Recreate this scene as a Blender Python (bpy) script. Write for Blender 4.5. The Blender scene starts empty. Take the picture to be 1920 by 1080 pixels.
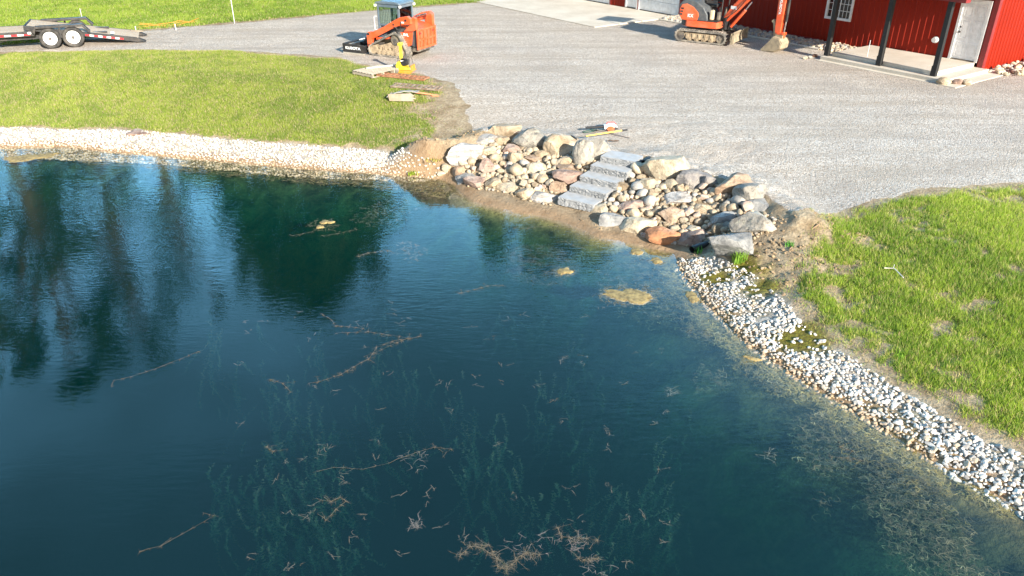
import bpy, bmesh, math, random
import numpy as np
from mathutils import Vector, Matrix, noise as mn
random.seed(7)
R = math.radians
sc = bpy.context.scene
col = sc.collection

# ------------------------------------------------------------------ camera, sky, sun, exposure
CAM_H = 5.9; FPX = 1450.0; PITCH = math.atan(770/1450)
cam = bpy.data.cameras.new('camera'); cam_o = bpy.data.objects.new('camera', cam); col.objects.link(cam_o)
cam_o.location = (0, 0, CAM_H); cam_o.rotation_euler = (math.pi/2-PITCH, 0, 0)
cam.sensor_width = 36; cam.lens = 36*FPX/1920; cam.clip_start = .1; cam.clip_end = 3000
sc.camera = cam_o
SUN_EL = R(22)
LH = Vector((-.525, .851)).normalized()            # horizontal travel of the sunlight
sun_az = math.atan2(-LH.x, -LH.y)                 # clockwise from +Y
w = bpy.data.worlds.new('World'); sc.world = w; w.use_nodes = True
nt = w.node_tree
sky = nt.nodes.new('ShaderNodeTexSky'); sky.sky_type = 'NISHITA'; sky.sun_disc = False
sky.sun_elevation = SUN_EL; sky.sun_rotation = sun_az; sky.air_density = 1.0; sky.dust_density = .6; sky.ozone_density = 1.2
bg = nt.nodes['Background']; bg.inputs['Strength'].default_value = .07
# thin bright cloud banks over the far side of the sky
tcw = nt.nodes.new('ShaderNodeTexCoord'); mpw = nt.nodes.new('ShaderNodeMapping'); mpw.inputs['Scale'].default_value = (1.6, 1.6, 4.5); nt.links.new(tcw.outputs['Generated'], mpw.inputs[0])
cw_ = nt.nodes.new('ShaderNodeTexNoise'); cw_.inputs['Scale'].default_value = 1.5; cw_.inputs['Detail'].default_value = 7; cw_.inputs['Roughness'].default_value = .55; nt.links.new(mpw.outputs[0], cw_.inputs['Vector'])
rw_ = nt.nodes.new('ShaderNodeValToRGB'); rw_.color_ramp.elements[0].position = .22; rw_.color_ramp.elements[1].position = .58; nt.links.new(cw_.outputs[0], rw_.inputs[0])
sp_w = nt.nodes.new('ShaderNodeSeparateXYZ'); nt.links.new(tcw.outputs['Generated'], sp_w.inputs[0])
mr_ = nt.nodes.new('ShaderNodeMapRange'); mr_.inputs[1].default_value = -.1; mr_.inputs[2].default_value = .6; nt.links.new(sp_w.outputs[1], mr_.inputs[0])
mm_ = nt.nodes.new('ShaderNodeMath'); mm_.operation = 'MULTIPLY'; nt.links.new(rw_.outputs[0], mm_.inputs[0]); nt.links.new(mr_.outputs[0], mm_.inputs[1])
mz_ = nt.nodes.new('ShaderNodeMapRange'); mz_.inputs[1].default_value = .36; mz_.inputs[2].default_value = .62; mz_.inputs[3].default_value = 1; mz_.inputs[4].default_value = .22; nt.links.new(sp_w.outputs[2], mz_.inputs[0])
m2_ = nt.nodes.new('ShaderNodeMath'); m2_.operation = 'MULTIPLY'; nt.links.new(mm_.outputs[0], m2_.inputs[0]); nt.links.new(mz_.outputs[0], m2_.inputs[1])
mxw = nt.nodes.new('ShaderNodeMix'); mxw.data_type = 'RGBA'; nt.links.new(m2_.outputs[0], mxw.inputs[0]); nt.links.new(sky.outputs[0], mxw.inputs[6]); mxw.inputs[7].default_value = (9.5, 25, 40, 1)
nt.links.new(mxw.outputs[2], bg.inputs[0])
sl = bpy.data.lights.new('sun', 'SUN'); sl.energy = 5.0; sl.angle = R(.6); sl.color = (1, .925, .80)
so = bpy.data.objects.new('sun', sl); col.objects.link(so)
ld = Vector((LH.x*math.cos(SUN_EL), LH.y*math.cos(SUN_EL), -math.sin(SUN_EL)))
so.rotation_euler = ld.to_track_quat('-Z', 'Y').to_euler(); so.location = (10, -10, 30)
sc.view_settings.view_transform = 'Standard'; sc.view_settings.look = 'None'
sc.view_settings.exposure = 1.2; sc.view_settings.gamma = 1
sc.cycles.max_bounces = 8; sc.cycles.transparent_max_bounces = 12
sc.cycles.volume_bounces = 0

# ------------------------------------------------------------------ pixel <-> world (survey of the photograph)
def ray(px, py):
    c = (px-960)/FPX; v = (py-540)/FPX
    return (c, math.cos(PITCH)-v*math.sin(PITCH), -math.sin(PITCH)-v*math.cos(PITCH))
def G(px, py, z=0.0):
    d = ray(px, py); t = (z-CAM_H)/d[2]; return (d[0]*t, d[1]*t)
def ppm(y, z=0):
    return FPX/(y*math.cos(PITCH)+(CAM_H-z)*math.sin(PITCH))

# ------------------------------------------------------------------ terrain functions
WATER = -.92
def upx(lst, z): return [G(a, b, z) for a, b in lst]
shore = [(-46, 17), (-30, 22.3)] + upx([(-250,266),(0,277),(70,276),(130,275),(200,284),(300,292),(400,301),(480,308),(560,315),(640,321),(700,325),(790,331),(830,336),(852,346),(866,362),(890,377),(925,388),(960,397),(1010,404),(1050,414),(1090,430),(1115,443),(1150,450),(1190,457),(1225,466),(1262,472),(1272,500),(1300,538),(1332,576),(1362,606),(1400,642),(1425,660),(1475,694),(1520,722),(1580,757),(1640,792),(1700,832),(1760,868),(1830,908),(1920,957)], WATER) + [(7.9, 3.5), (9.3, -1), (10.5, -8), (11, -18), (5, -30), (-20, -36), (-50, -30), (-60, -5), (-56, 10)]
bot_line = upx([(846,338),(856,352),(880,361),(912,366),(950,376),(980,384),(1010,391),(1050,395),(1100,410),(1140,424),(1170,436),(1215,456),(1250,466),(1290,470),(1330,480),(1362,500),(1420,520)], -.80)
top_line = upx([(800,262),(860,262),(895,252),(930,240),(990,250),(1050,258),(1100,272),(1140,285),(1215,290),(1290,312),(1350,328),(1410,345),(1450,372),(1500,405)], 0)
def poly_d(x, y, P, closed=False):
    P = np.array(P); Q = np.roll(P, -1, 0) if closed else P[1:]; A = P if closed else P[:-1]
    best = np.full(x.shape, 1e9)
    for a, b in zip(A, Q):
        e = b-a; t = np.clip(((x-a[0])*e[0]+(y-a[1])*e[1])/(e@e+1e-12), 0, 1)
        best = np.minimum(best, np.hypot(x-a[0]-t*e[0], y-a[1]-t*e[1]))
    return best
def inside(x, y, P):
    c = np.zeros(x.shape, bool); n = len(P)
    for i in range(n):
        x1, y1 = P[i]; x2, y2 = P[(i+1) % n]
        if y1 == y2: continue
        m = ((y1 > y) != (y2 > y)) & (x < (x2-x1)*(y-y1)/(y2-y1)+x1)
        c ^= m
    return c
def sdf(x, y, P):                                    # positive inside
    d = poly_d(x, y, P, True); return np.where(inside(x, y, P), d, -d)
def vn(x, y, s, seed=0):
    x = x/s+seed*17.31; y = y/s-seed*9.7
    xi = np.floor(x).astype(np.int64); yi = np.floor(y).astype(np.int64); fx = x-xi; fy = y-yi
    fx = fx*fx*(3-2*fx); fy = fy*fy*(3-2*fy)
    def h(a, b):
        n = (a*374761393+b*668265263+seed*982451653) & 0x7fffffff
        n = ((n ^ (n >> 13))*1274126177) & 0x7fffffff
        return ((n ^ (n >> 16)) & 0xffff)/65535.
    return (h(xi,yi)*(1-fx)+h(xi+1,yi)*fx)*(1-fy)+(h(xi,yi+1)*(1-fx)+h(xi+1,yi+1)*fx)*fy
def fbm(x, y, s, seed=0, o=4):
    r = 0; a = .5; t = 0
    for i in range(o): r = r+a*vn(x, y, s/2**i, seed+i*5); t += a; a *= .55
    return r/t
def ss(a, b, x):
    t = np.clip((x-a)/(b-a), 0, 1); return t*t*(3-2*t)
rock_zone = bot_line + top_line[::-1]
uphill = [(-7, 21.5)]+top_line+[(9, 12.5), (30, 30), (-10, 60)]
def hgt(x, y):
    x = np.asarray(x, float); y = np.asarray(y, float)
    d = -sdf(x, y, shore)
    k = np.clip(d/1.35, 0, 1)
    A = WATER + .36*k**.8 + (-WATER-.36)*ss(.9, 6.0, d)
    A = A+.03*(fbm(x, y, 1.6, 3)-.5)*ss(.3, 1.5, d)*(1-ss(22, 30, y))
    zs = sdf(x, y, rock_zone); wB = ss(-1.5, -.1, zs)
    dT = poly_d(x, y, [(-7, 21.5)]+top_line+[(9, 12.5)]); up = inside(x, y, uphill)
    r = np.where(up, 1.0, np.clip(d, 0, None)/(np.clip(d, 0, None)+dT+1e-6))
    side = WATER+.11*np.clip(r/.2, 0, 1)+(-WATER-.11)*np.clip((r-.2)/.8, 0, 1)
    z = A*(1-wB)+side*wB
    rough = ss(.05, .5, d)*np.where((x > -3.2) & (x < 6.2) & (y < 20.8) & (y > 11.5), 1, .25)*np.where(up & (dT > 1.0), .3, 1)
    z = z+rough*(.10*(fbm(x, y, .55, 13)-.5)+.07*(fbm(x, y, .22, 14, 3)-.5))*np.where(inside(x, y, rock_zone) & (x > -1.25) & (x < 3.9), .3, 1.5)
    u = np.clip(-d, 0, 12)
    k1 = .27+.23*(1-ss(1.5, 5.5, x))
    uw = WATER-k1*np.clip(u, 0, 1.4)-.70*np.clip(u-1.4, 0, None)-.015+.05*(fbm(x, y, .9, 8)-.5)
    uw = np.maximum(uw, WATER-3.6)
    return np.where(d < 0, uw, z)
def h1(x, y): return float(hgt(np.array([x]), np.array([y]))[0])
def P(px, py):                                        # photograph pixel -> point on the terrain
    d = ray(px, py); t0 = (.12-CAM_H)/d[2]; t1 = (WATER-CAM_H)/d[2]
    T = np.linspace(t0, t1, 60); X = d[0]*T; Y_ = d[1]*T; Z = CAM_H+d[2]*T
    hz = HV(X, Y_); k = int(np.argmax(Z <= hz)) if (Z <= hz).any() else 59
    if k > 0:
        a, b = Z[k-1]-hz[k-1], Z[k]-hz[k]; f = a/(a-b+1e-9); t = T[k-1]+(T[k]-T[k-1])*min(1, max(0, f))
    else: t = T[0]
    return Vector((d[0]*t, d[1]*t, max(CAM_H+d[2]*t, WATER)))
HV = hgt
gravel_poly = upx([(-500,96),(0,98),(130,95),(250,93),(430,95),(560,102),(640,108),(668,119),(740,130),(800,143),(845,155),(868,178),(882,210),(888,236),(905,250),(960,262),(1050,275),(1130,300),(1200,310),(1300,345),(1400,372),(1450,386),(1490,396),(1560,386),(1640,367),(1760,350),(1920,345),(2500,330),(2800,120)], 0) + [(60, 45), (30, 60), (5, 60), (0.5, 45)] + upx([(930,3),(700,20),(430,45),(270,58),(150,74),(0,86),(-500,90)], 0)
left_strip = [P(*p)[:2] for p in [(-250,238),(0,240),(60,240),(200,243),(330,252),(430,262),(560,272),(650,278),(720,284),(770,289),(808,300),(824,316),(822,330),(790,338),(560,330),(300,305),(0,292),(-250,282)]]
right_strip = [P(*p)[:2] for p in [(1275,486),(1335,483),(1385,500),(1420,522),(1460,556),(1500,600),(1545,640),(1600,675),(1660,715),(1720,752),(1790,795),(1850,828),(1920,856),(2050,915)]] + [(9.2,4.5),(7.9,2.5)] + [P(*p)[:2] for p in [(1990,1010),(1920,967),(1830,918),(1760,878),(1640,800),(1520,732),(1425,670),(1360,615),(1300,550),(1262,500)]]

# ------------------------------------------------------------------ mesh helpers
def tag(o, label=None, cat=None, group=None, kind=None):
    if label: o['label'] = label
    if cat: o['category'] = cat
    if group: o['group'] = group
    if kind: o['kind'] = kind
    return o
def link(name, me, m, parent=None, loc=None):
    o = bpy.data.objects.new(name, me); col.objects.link(o)
    if m is not None and not me.materials: me.materials.append(m)
    if parent: o.parent = parent
    if loc is not None: o.location = loc
    return o
def np_mesh(name, V, Fc, smooth=False, attr=None):
    me = bpy.data.meshes.new(name)
    V = np.asarray(V, np.float32); Fc = np.asarray(Fc, np.int32)
    n = Fc.shape[1]
    me.vertices.add(len(V)); me.vertices.foreach_set('co', V.ravel())
    me.loops.add(Fc.size); me.loops.foreach_set('vertex_index', Fc.ravel())
    me.polygons.add(len(Fc)); me.polygons.foreach_set('loop_start', np.arange(0, Fc.size, n, dtype=np.int32))
    me.polygons.foreach_set('loop_total', np.full(len(Fc), n, np.int32))
    me.polygons.foreach_set('use_smooth', np.full(len(Fc), smooth))
    for k, a in (attr or {}).items():
        at = me.attributes.new(k, 'FLOAT_COLOR', 'POINT')
        a = np.asarray(a, np.float32)
        if a.shape[1] == 3: a = np.c_[a, np.ones(len(a), np.float32)]
        at.data.foreach_set('color', a.ravel())
    me.update(calc_edges=True); me.validate()
    return me
def empty(name, loc, rz=0, label=None, cat=None, group=None):
    o = bpy.data.objects.new(name, None); col.objects.link(o); o.empty_display_size = .2
    o.location = loc; o.rotation_euler = (0, 0, rz)
    return tag(o, label, cat, group)
class MB:
    def __init__(s): s.v = []; s.f = []; s.sm = []
    def add(s, vs, fs, sm=False):
        k = len(s.v); s.v += [tuple(a) for a in vs]; s.f += [tuple(i+k for i in f) for f in fs]; s.sm += [sm]*len(fs); return s
    def box(s, x0, x1, y0, y1, z0, z1, M=None):
        vs = [Vector((x, y, z)) for z in (z0, z1) for y in (y0, y1) for x in (x0, x1)]
        if M: vs = [M @ a for a in vs]
        return s.add(vs, [(0,2,3,1),(4,5,7,6),(0,1,5,4),(2,6,7,3),(0,4,6,2),(1,3,7,5)])
    def prism(s, pts, y0, y1, M=None):                # profile in x,z extruded along y
        n = len(pts); ar = sum(pts[i][0]*pts[(i+1)%n][1]-pts[(i+1)%n][0]*pts[i][1] for i in range(n))
        if ar < 0: pts = pts[::-1]
        vs = [Vector((a, y0, b)) for a, b in pts]+[Vector((a, y1, b)) for a, b in pts]
        if M: vs = [M @ a for a in vs]
        fs = [tuple(range(n)), tuple(range(2*n-1, n-1, -1))]+[(i, i+n, (i+1)%n+n, (i+1)%n) for i in range(n)]
        return s.add(vs, fs)
    def tube(s, pts, r, n=8, cap=True):
        pts = [Vector(p) for p in pts]; rs = r if isinstance(r, (list, tuple)) else [r]*len(pts)
        vs = []; prev = None
        for i, p in enumerate(pts):
            t = (pts[min(i+1, len(pts)-1)]-pts[max(i-1, 0)]).normalized()
            a = t.orthogonal().normalized() if prev is None else (prev-t*prev.dot(t)).normalized()
            prev = a; b = t.cross(a)
            for k in range(n):
                q = 2*math.pi*k/n; vs.append(p+(a*math.cos(q)+b*math.sin(q))*rs[i])
        fs = []
        for i in range(len(pts)-1):
            for k in range(n): fs.append((i*n+k, i*n+(k+1)%n, (i+1)*n+(k+1)%n, (i+1)*n+k))
        s.add(vs, fs, True)
        if cap:
            m = len(pts)-1; s.add(vs[:n], [tuple(range(n-1, -1, -1))]); s.add(vs[m*n:], [tuple(range(n))])
        return s
    def cyl(s, a, b, r, n=20): return s.tube([a, b], r, n)
    def build(s, name, m, parent=None, bev=0, loc=None, seg=2, rz=0):
        me = bpy.data.meshes.new(name); me.from_pydata(s.v, [], s.f)
        me.polygons.foreach_set('use_smooth', s.sm)
        if bev:
            bm = bmesh.new(); bm.from_mesh(me)
            ed = [e for e in bm.edges if len(e.link_faces) == 2 and e.calc_face_angle(0) > R(28)]
            bmesh.ops.bevel(bm, geom=ed, offset=bev, segments=seg, affect='EDGES', profile=.6, clamp_overlap=True)
            bm.to_mesh(me); bm.free()
        me.update()
        o = link(name, me, m, parent, loc)
        if rz: o.rotation_euler.z = rz
        return o
def text_mesh(s, size, m, parent, M, name='lettering', ext=.004, font_scale_x=1):
    cu = bpy.data.curves.new(name, 'FONT'); cu.body = s; cu.size = size; cu.extrude = ext; cu.align_x = 'CENTER'; cu.align_y = 'CENTER'; cu.offset = size*.025
    t = bpy.data.objects.new('tmp', cu); col.objects.link(t)
    me = bpy.data.meshes.new_from_object(t.evaluated_get(bpy.context.evaluated_depsgraph_get()))
    bpy.data.objects.remove(t); me.transform(Matrix.Diagonal((font_scale_x, 1, 1, 1))); me.transform(M)
    me.materials.clear()
    return link(name, me, m, parent)

# ------------------------------------------------------------------ materials
def new_mat(name):
    m = bpy.data.materials.new(name); m.use_nodes = True; n = m.node_tree
    return m, n, n.nodes['Principled BSDF']
def nd(n, t, **k):
    x = n.nodes.new(t)
    for a, b in k.items():
        if a in ('inputs',):
            for i, v in b.items(): x.inputs[i].default_value = v
        else: setattr(x, a, b)
    return x
def mixc(n, fac, a, b, bt='MIX'):
    x = nd(n, 'ShaderNodeMix', data_type='RGBA', blend_type=bt)
    for i, v in ((0, fac), (6, a), (7, b)):
        if hasattr(v, 'links'): n.links.new(v, x.inputs[i])
        else: x.inputs[i].default_value = (*v, 1) if isinstance(v, tuple) and len(v) == 3 else v
    return x.outputs[2]
def ramp(n, src, stops, cols=None):
    r = nd(n, 'ShaderNodeValToRGB'); n.links.new(src, r.inputs[0]); e = r.color_ramp.elements
    while len(e) < len(stops): e.new(.5)
    for i, s in enumerate(stops):
        e[i].position = s; c = cols[i] if cols else (i/(len(stops)-1),)*3; e[i].color = (*c, 1)
    return r.outputs[0]
def noise(n, vec, scale, det=4, rough=.55, dist=0):
    x = nd(n, 'ShaderNodeTexNoise'); n.links.new(vec, x.inputs['Vector']); x.inputs['Scale'].default_value = scale
    x.inputs['Detail'].default_value = det; x.inputs['Roughness'].default_value = rough; x.inputs['Distortion'].default_value = dist
    return x.outputs[0]
def math_(n, op, a, b=None):
    x = nd(n, 'ShaderNodeMath', operation=op)
    for i, v in ((0, a), (1, b)):
        if v is None: continue
        if hasattr(v, 'links'): n.links.new(v, x.inputs[i])
        else: x.inputs[i].default_value = v
    return x.outputs[0]
def bump(n, b, src, strength, dist, prev=None):
    x = nd(n, 'ShaderNodeBump'); x.inputs['Strength'].default_value = strength; x.inputs['Distance'].default_value = dist
    n.links.new(src, x.inputs['Height'])
    if prev: n.links.new(prev, x.inputs['Normal'])
    n.links.new(x.outputs[0], b.inputs['Normal']); return x.outputs[0]
def simple(name, c, rough=.5, metal=0, dirt=None, dscale=3, damt=.5, coat=0, bm=0, bscale=40, c2=None):
    m, n, b = new_mat(name)
    co = nd(n, 'ShaderNodeTexCoord').outputs['Object']
    f = noise(n, co, 6, 5); colr = mixc(n, ramp(n, f, [.35, .7]), tuple(v*.88 for v in c), c2 or tuple(min(1, v*1.1) for v in c))
    if dirt:
        g = noise(n, co, dscale, 6, .65); colr = mixc(n, math_(n, 'MULTIPLY', ramp(n, g, [.45, .62]), damt), colr, dirt)
    n.links.new(colr, b.inputs['Base Color'])
    rr = ramp(n, noise(n, co, 11, 4), [.3, .7], [(max(0, rough-.1),)*3, (min(1, rough+.12),)*3]); n.links.new(rr, b.inputs['Roughness'])
    b.inputs['Metallic'].default_value = metal
    if coat: b.inputs['Coat Weight'].default_value = coat
    if bm: bump(n, b, noise(n, co, bscale, 4), bm, .01)
    return m
ORANGE = simple('orange paint', (.80, .105, .03), .38, dirt=(.33, .22, .13), dscale=2.5, damt=.35, coat=.3)
ORANGE_DK = simple('faded orange paint', (.62, .10, .04), .5, dirt=(.3, .2, .12), damt=.4)
BLACK = simple('black painted steel', (.022, .022, .024), .45, dirt=(.16, .13, .1), damt=.25)
CHAR = simple('charcoal plastic', (.075, .085, .095), .5, dirt=(.2, .18, .15), damt=.3)
CABGREY = simple('slate grey cab paint', (.11, .15, .19), .42, dirt=(.24, .24, .22), damt=.2)
RUBBER = simple('dusty rubber', (.15, .14, .125), .85, dirt=(.42, .37, .30), dscale=4, damt=.8, bm=.5)
TYRE = simple('black tyre rubber', (.035, .034, .033), .8, dirt=(.16, .14, .12), damt=.5, bm=.4)
MUDDY = simple('caked dry mud', (.42, .33, .22), .95, dirt=(.2, .15, .1), dscale=7, damt=.8, bm=1, bscale=18)
STEELDK = simple('dusty dark steel', (.12, .11, .10), .6, .3, dirt=(.4, .33, .24), damt=.7)
BKTTAN = simple('mud coated bucket steel', (.38, .31, .21), .8, dirt=(.2, .17, .13), dscale=5, damt=.7, bm=.5)
CHROME = simple('bright steel', (.6, .6, .6), .25, 1)
WHITEP = simple('white paint', (.78, .78, .77), .45, dirt=(.5, .48, .45), damt=.15)
WHITELT = simple('white lettering', (.85, .85, .85), .5)
DOORW = simple('white enamel door', (.92, .92, .91), .4)
REDTAPE = simple('red reflective tape', (.55, .02, .03), .35)
WOODDK = simple('weathered deck planks', (.36, .30, .24), .85, dirt=(.2, .16, .12), dscale=6, damt=.5)
YELLOW = simple('yellow machine paint', (.82, .62, .03), .4, dirt=(.4, .32, .15), damt=.35)
ORANGEY = simple('amber orange paint', (.75, .30, .02), .45, dirt=(.3, .2, .1), damt=.4)
BARN_TRIM = simple('dark red trim', (.22, .022, .022), .4)
GLASSDK, n_, b_ = new_mat('dark window glass'); b_.inputs['Base Color'].default_value = (.012, .014, .018, 1); b_.inputs['Roughness'].default_value = .06
m_, n_, b_ = new_mat('tinted cab glass'); CABGLASS = m_
b_.inputs['Base Color'].default_value = (.7, .85, .8, 1); b_.inputs['Roughness'].default_value = .03
tr = nd(n_, 'ShaderNodeBsdfTransparent'); tr.inputs[0].default_value = (.75, .85, .82, 1)
gl = nd(n_, 'ShaderNodeBsdfGlossy'); gl.inputs['Roughness'].default_value = .04
fr = nd(n_, 'ShaderNodeFresnel'); mx = nd(n_, 'ShaderNodeMixShader')
n_.links.new(fr.outputs[0], mx.inputs[0]); n_.links.new(tr.outputs[0], mx.inputs[1]); n_.links.new(gl.outputs[0], mx.inputs[2])
n_.links.new(mx.outputs[0], n_.nodes['Material Output'].inputs['Surface'])

def planks(name, c, c2, board, axis=0, rough=.8):
    m, n, b = new_mat(name); co = nd(n, 'ShaderNodeTexCoord').outputs['Object']
    mp = nd(n, 'ShaderNodeMapping'); n.links.new(co, mp.inputs[0]); mp.inputs['Scale'].default_value = (.6, 12, 12) if axis == 0 else (12, .6, 12)
    f = noise(n, mp.outputs[0], 2, 6, .6); sp = nd(n, 'ShaderNodeSeparateXYZ'); n.links.new(co, sp.inputs[0])
    fl = math_(n, 'FLOOR', math_(n, 'DIVIDE', sp.outputs[1 if axis == 0 else 0], board))
    wn = nd(n, 'ShaderNodeTexWhiteNoise', noise_dimensions='1D'); n.links.new(fl, wn.inputs['W'])
    base = mixc(n, math_(n, 'MULTIPLY', wn.outputs[0], .7), c, c2); base = mixc(n, ramp(n, f, [.3, .75]), mixc(n, .45, base, (.12, .09, .07)), base)
    fr = math_(n, 'FRACT', math_(n, 'DIVIDE', sp.outputs[1 if axis == 0 else 0], board)); gap = math_(n, 'LESS_THAN', fr, .06)
    base = mixc(n, gap, base, (.05, .04, .035))
    n.links.new(base, b.inputs['Base Color']); b.inputs['Roughness'].default_value = rough; bump(n, b, f, .4, .01)
    return m
DECK = planks('sunbleached deck planks', (.60, .50, .38), (.50, .41, .31), .19)
PALLETW = planks('pale pallet wood', (.62, .53, .40), (.48, .40, .30), .1)
RUSTY = simple('rusty steel', (.36, .15, .07), .85, dirt=(.16, .07, .04), dscale=9, damt=.8, bm=.4, c2=(.5, .25, .14))
RUSTGREY = simple('weathered grey brown steel', (.20, .14, .10), .85, dirt=(.36, .3, .24), dscale=9, damt=.8, bm=.4)

def rockmat(name, cs, band=0, scale=3.0, lichen=None, bstr=.9):
    m, n, b = new_mat(name); oi = nd(n, 'ShaderNodeObjectInfo'); tc = nd(n, 'ShaderNodeTexCoord').outputs['Object']
    off = nd(n, 'ShaderNodeVectorMath', operation='ADD'); n.links.new(tc, off.inputs[0])
    sc_ = nd(n, 'ShaderNodeVectorMath', operation='SCALE'); n.links.new(oi.outputs['Random'], sc_.inputs[0]); sc_.inputs['Scale'].default_value = 37.
    cmb = nd(n, 'ShaderNodeCombineXYZ'); r37 = math_(n, 'MULTIPLY', oi.outputs['Random'], 37.)
    for i in range(3): n.links.new(r37, cmb.inputs[i])
    n.links.new(cmb.outputs[0], off.inputs[1]); v = off.outputs[0]
    f = noise(n, v, scale, 6, .62, .4); base = ramp(n, f, [.3, .5, .72], cs)
    if band:
        mp = nd(n, 'ShaderNodeMapping'); n.links.new(v, mp.inputs[0]); mp.inputs['Scale'].default_value = (1.2, 1.2, 9); mp.inputs['Rotation'].default_value = (.5, .35, 0)
        bd = noise(n, mp.outputs[0], 2.2, 5, .6, .8); base = mixc(n, math_(n, 'MULTIPLY', ramp(n, bd, [.42, .6]), band), base, tuple(c*.45 for c in cs[0]))
    cr = noise(n, v, 7, 8, .75, 1.2); base = mixc(n, ramp(n, cr, [.36, .47], [(.75,)*3, (0,)*3]), base, tuple(c*.5 for c in cs[0]))
    sp = noise(n, v, 45, 3, .7); base = mixc(n, ramp(n, sp, [.3, .42], [(.4,)*3, (0,)*3]), base, tuple(c*.42 for c in cs[0]))
    if lichen:
        g = noise(n, v, 5.5, 5, .7); base = mixc(n, ramp(n, g, [.55, .63]), base, lichen)
    hv = nd(n, 'ShaderNodeHueSaturation'); n.links.new(base, hv.inputs['Color'])
    n.links.new(math_(n, 'ADD', math_(n, 'MULTIPLY', oi.outputs['Random'], .3), .84), hv.inputs['Value'])
    n.links.new(hv.outputs[0], b.inputs['Base Color']); b.inputs['Roughness'].default_value = .88
    p = bump(n, b, noise(n, v, 9, 7, .68), bstr, .05); bump(n, b, noise(n, v, 60, 3, .7), .5, .008, p)
    return m
RK = {
 'tan': rockmat('tan fieldstone', [(.22, .155, .095), (.42, .33, .225), (.54, .45, .33)]),
 'cream': rockmat('cream fieldstone', [(.32, .25, .17), (.52, .44, .32), (.62, .54, .42)]),
 'grey': rockmat('grey granite', [(.14, .13, .115), (.34, .31, .265), (.49, .445, .38)], lichen=(.46, .43, .33)),
 'dark': rockmat('dark grey granite', [(.10, .095, .095), (.24, .22, .21), (.48, .43, .36)], scale=2.2),
 'blue': rockmat('blue grey granite', [(.17, .17, .17), (.34, .335, .32), (.47, .455, .43)], band=.25),
 'white': rockmat('white banded stone', [(.32, .285, .26), (.54, .50, .45), (.66, .63, .59)], band=.6),
 'pink': rockmat('pinkish stone', [(.25, .155, .115), (.44, .31, .25), (.56, .46, .38)], band=.3),
 'rust': rockmat('rust orange stone', [(.26, .12, .06), (.46, .21, .10), (.48, .34, .25)], scale=2),
 'brown': rockmat('brown stone', [(.22, .14, .09), (.40, .28, .19), (.54, .42, .32)], band=.25),
 'cobble': rockmat('tan cobble', [(.34, .25, .16), (.50, .40, .28), (.62, .53, .40)], scale=1.2, bstr=.4),
 'cobble_grey': rockmat('grey cobble', [(.30, .27, .24), (.46, .42, .37), (.6, .56, .5)], scale=1.2, bstr=.4),
 'cobble_rose': rockmat('rosy cobble', [(.42, .28, .21), (.60, .45, .35), (.7, .58, .48)], scale=1.2, bstr=.4),
}

def attr_mat(name, attr='Col', rough=.9, trans=0, bm=0, bs=60, spec=.3, vary=0):
    m, n, b = new_mat(name); a = nd(n, 'ShaderNodeAttribute', attribute_name=attr); c = a.outputs['Color']
    if vary:
        co = nd(n, 'ShaderNodeTexCoord').outputs['Object']; c = mixc(n, ramp(n, noise(n, co, vary, 4), [.35, .65]), mixc(n, 1, c, (.72, .7, .68), 'MULTIPLY'), c)
    n.links.new(c, b.inputs['Base Color']); b.inputs['Roughness'].default_value = rough; b.inputs['Specular IOR Level'].default_value = spec
    if trans:
        t = nd(n, 'ShaderNodeBsdfTranslucent'); n.links.new(c, t.inputs[0]); mx = nd(n, 'ShaderNodeMixShader'); mx.inputs[0].default_value = trans
        n.links.new(b.outputs[0], mx.inputs[1]); n.links.new(t.outputs[0], mx.inputs[2]); n.links.new(mx.outputs[0], n.nodes['Material Output'].inputs['Surface'])
    if bm:
        co = nd(n, 'ShaderNodeTexCoord').outputs['Object']; bump(n, b, noise(n, co, bs, 4), bm, .01)
    return m
GRASSM = attr_mat('grass blades', rough=.6, trans=.3)
LEAFM = attr_mat('leaves', rough=.55, trans=.3)
STONEM = attr_mat('crushed limestone', rough=.9, bm=.5, bs=50, vary=18)
WEEDM = attr_mat('water weed', rough=.7, trans=.2)

# ------------------------------------------------------------------ ground sheet
def axis_(lo, hi, st, far):
    a = list(np.arange(lo, hi+1e-6, st)); e = []; s_ = st; v = a[-1]
    while v < far: s_ *= 1.28; v += s_; e.append(v)
    f = []; s_ = st; v = a[0]
    while v > -far: s_ *= 1.28; v -= s_; f.append(v)
    return np.array(f[::-1]+a+e)
ax = axis_(-22, 20, .085, 900); ay = axis_(3, 42, .085, 900)
GX, GY = np.meshgrid(ax, ay); gx = GX.ravel(); gy = GY.ravel()
gz = hgt(gx, gy)
dsh = -sdf(gx, gy, shore)
dgr = sdf(gx, gy, gravel_poly)
dleft = sdf(gx, gy, left_strip); dright = sdf(gx, gy, right_strip)
drock = sdf(gx, gy, rock_zone)
nz = fbm(gx, gy, .9, 21); nz2 = fbm(gx, gy, .35, 31)
m_gravel = ss(-.12, .14, dgr+(nz-.5)*.55+(nz2-.5)*.3)
m_strip = np.maximum(ss(-.1, .05, dleft+(nz2-.5)*.2), ss(-.1, .05, dright+(nz2-.5)*.2))*(dsh > -.3)
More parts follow.
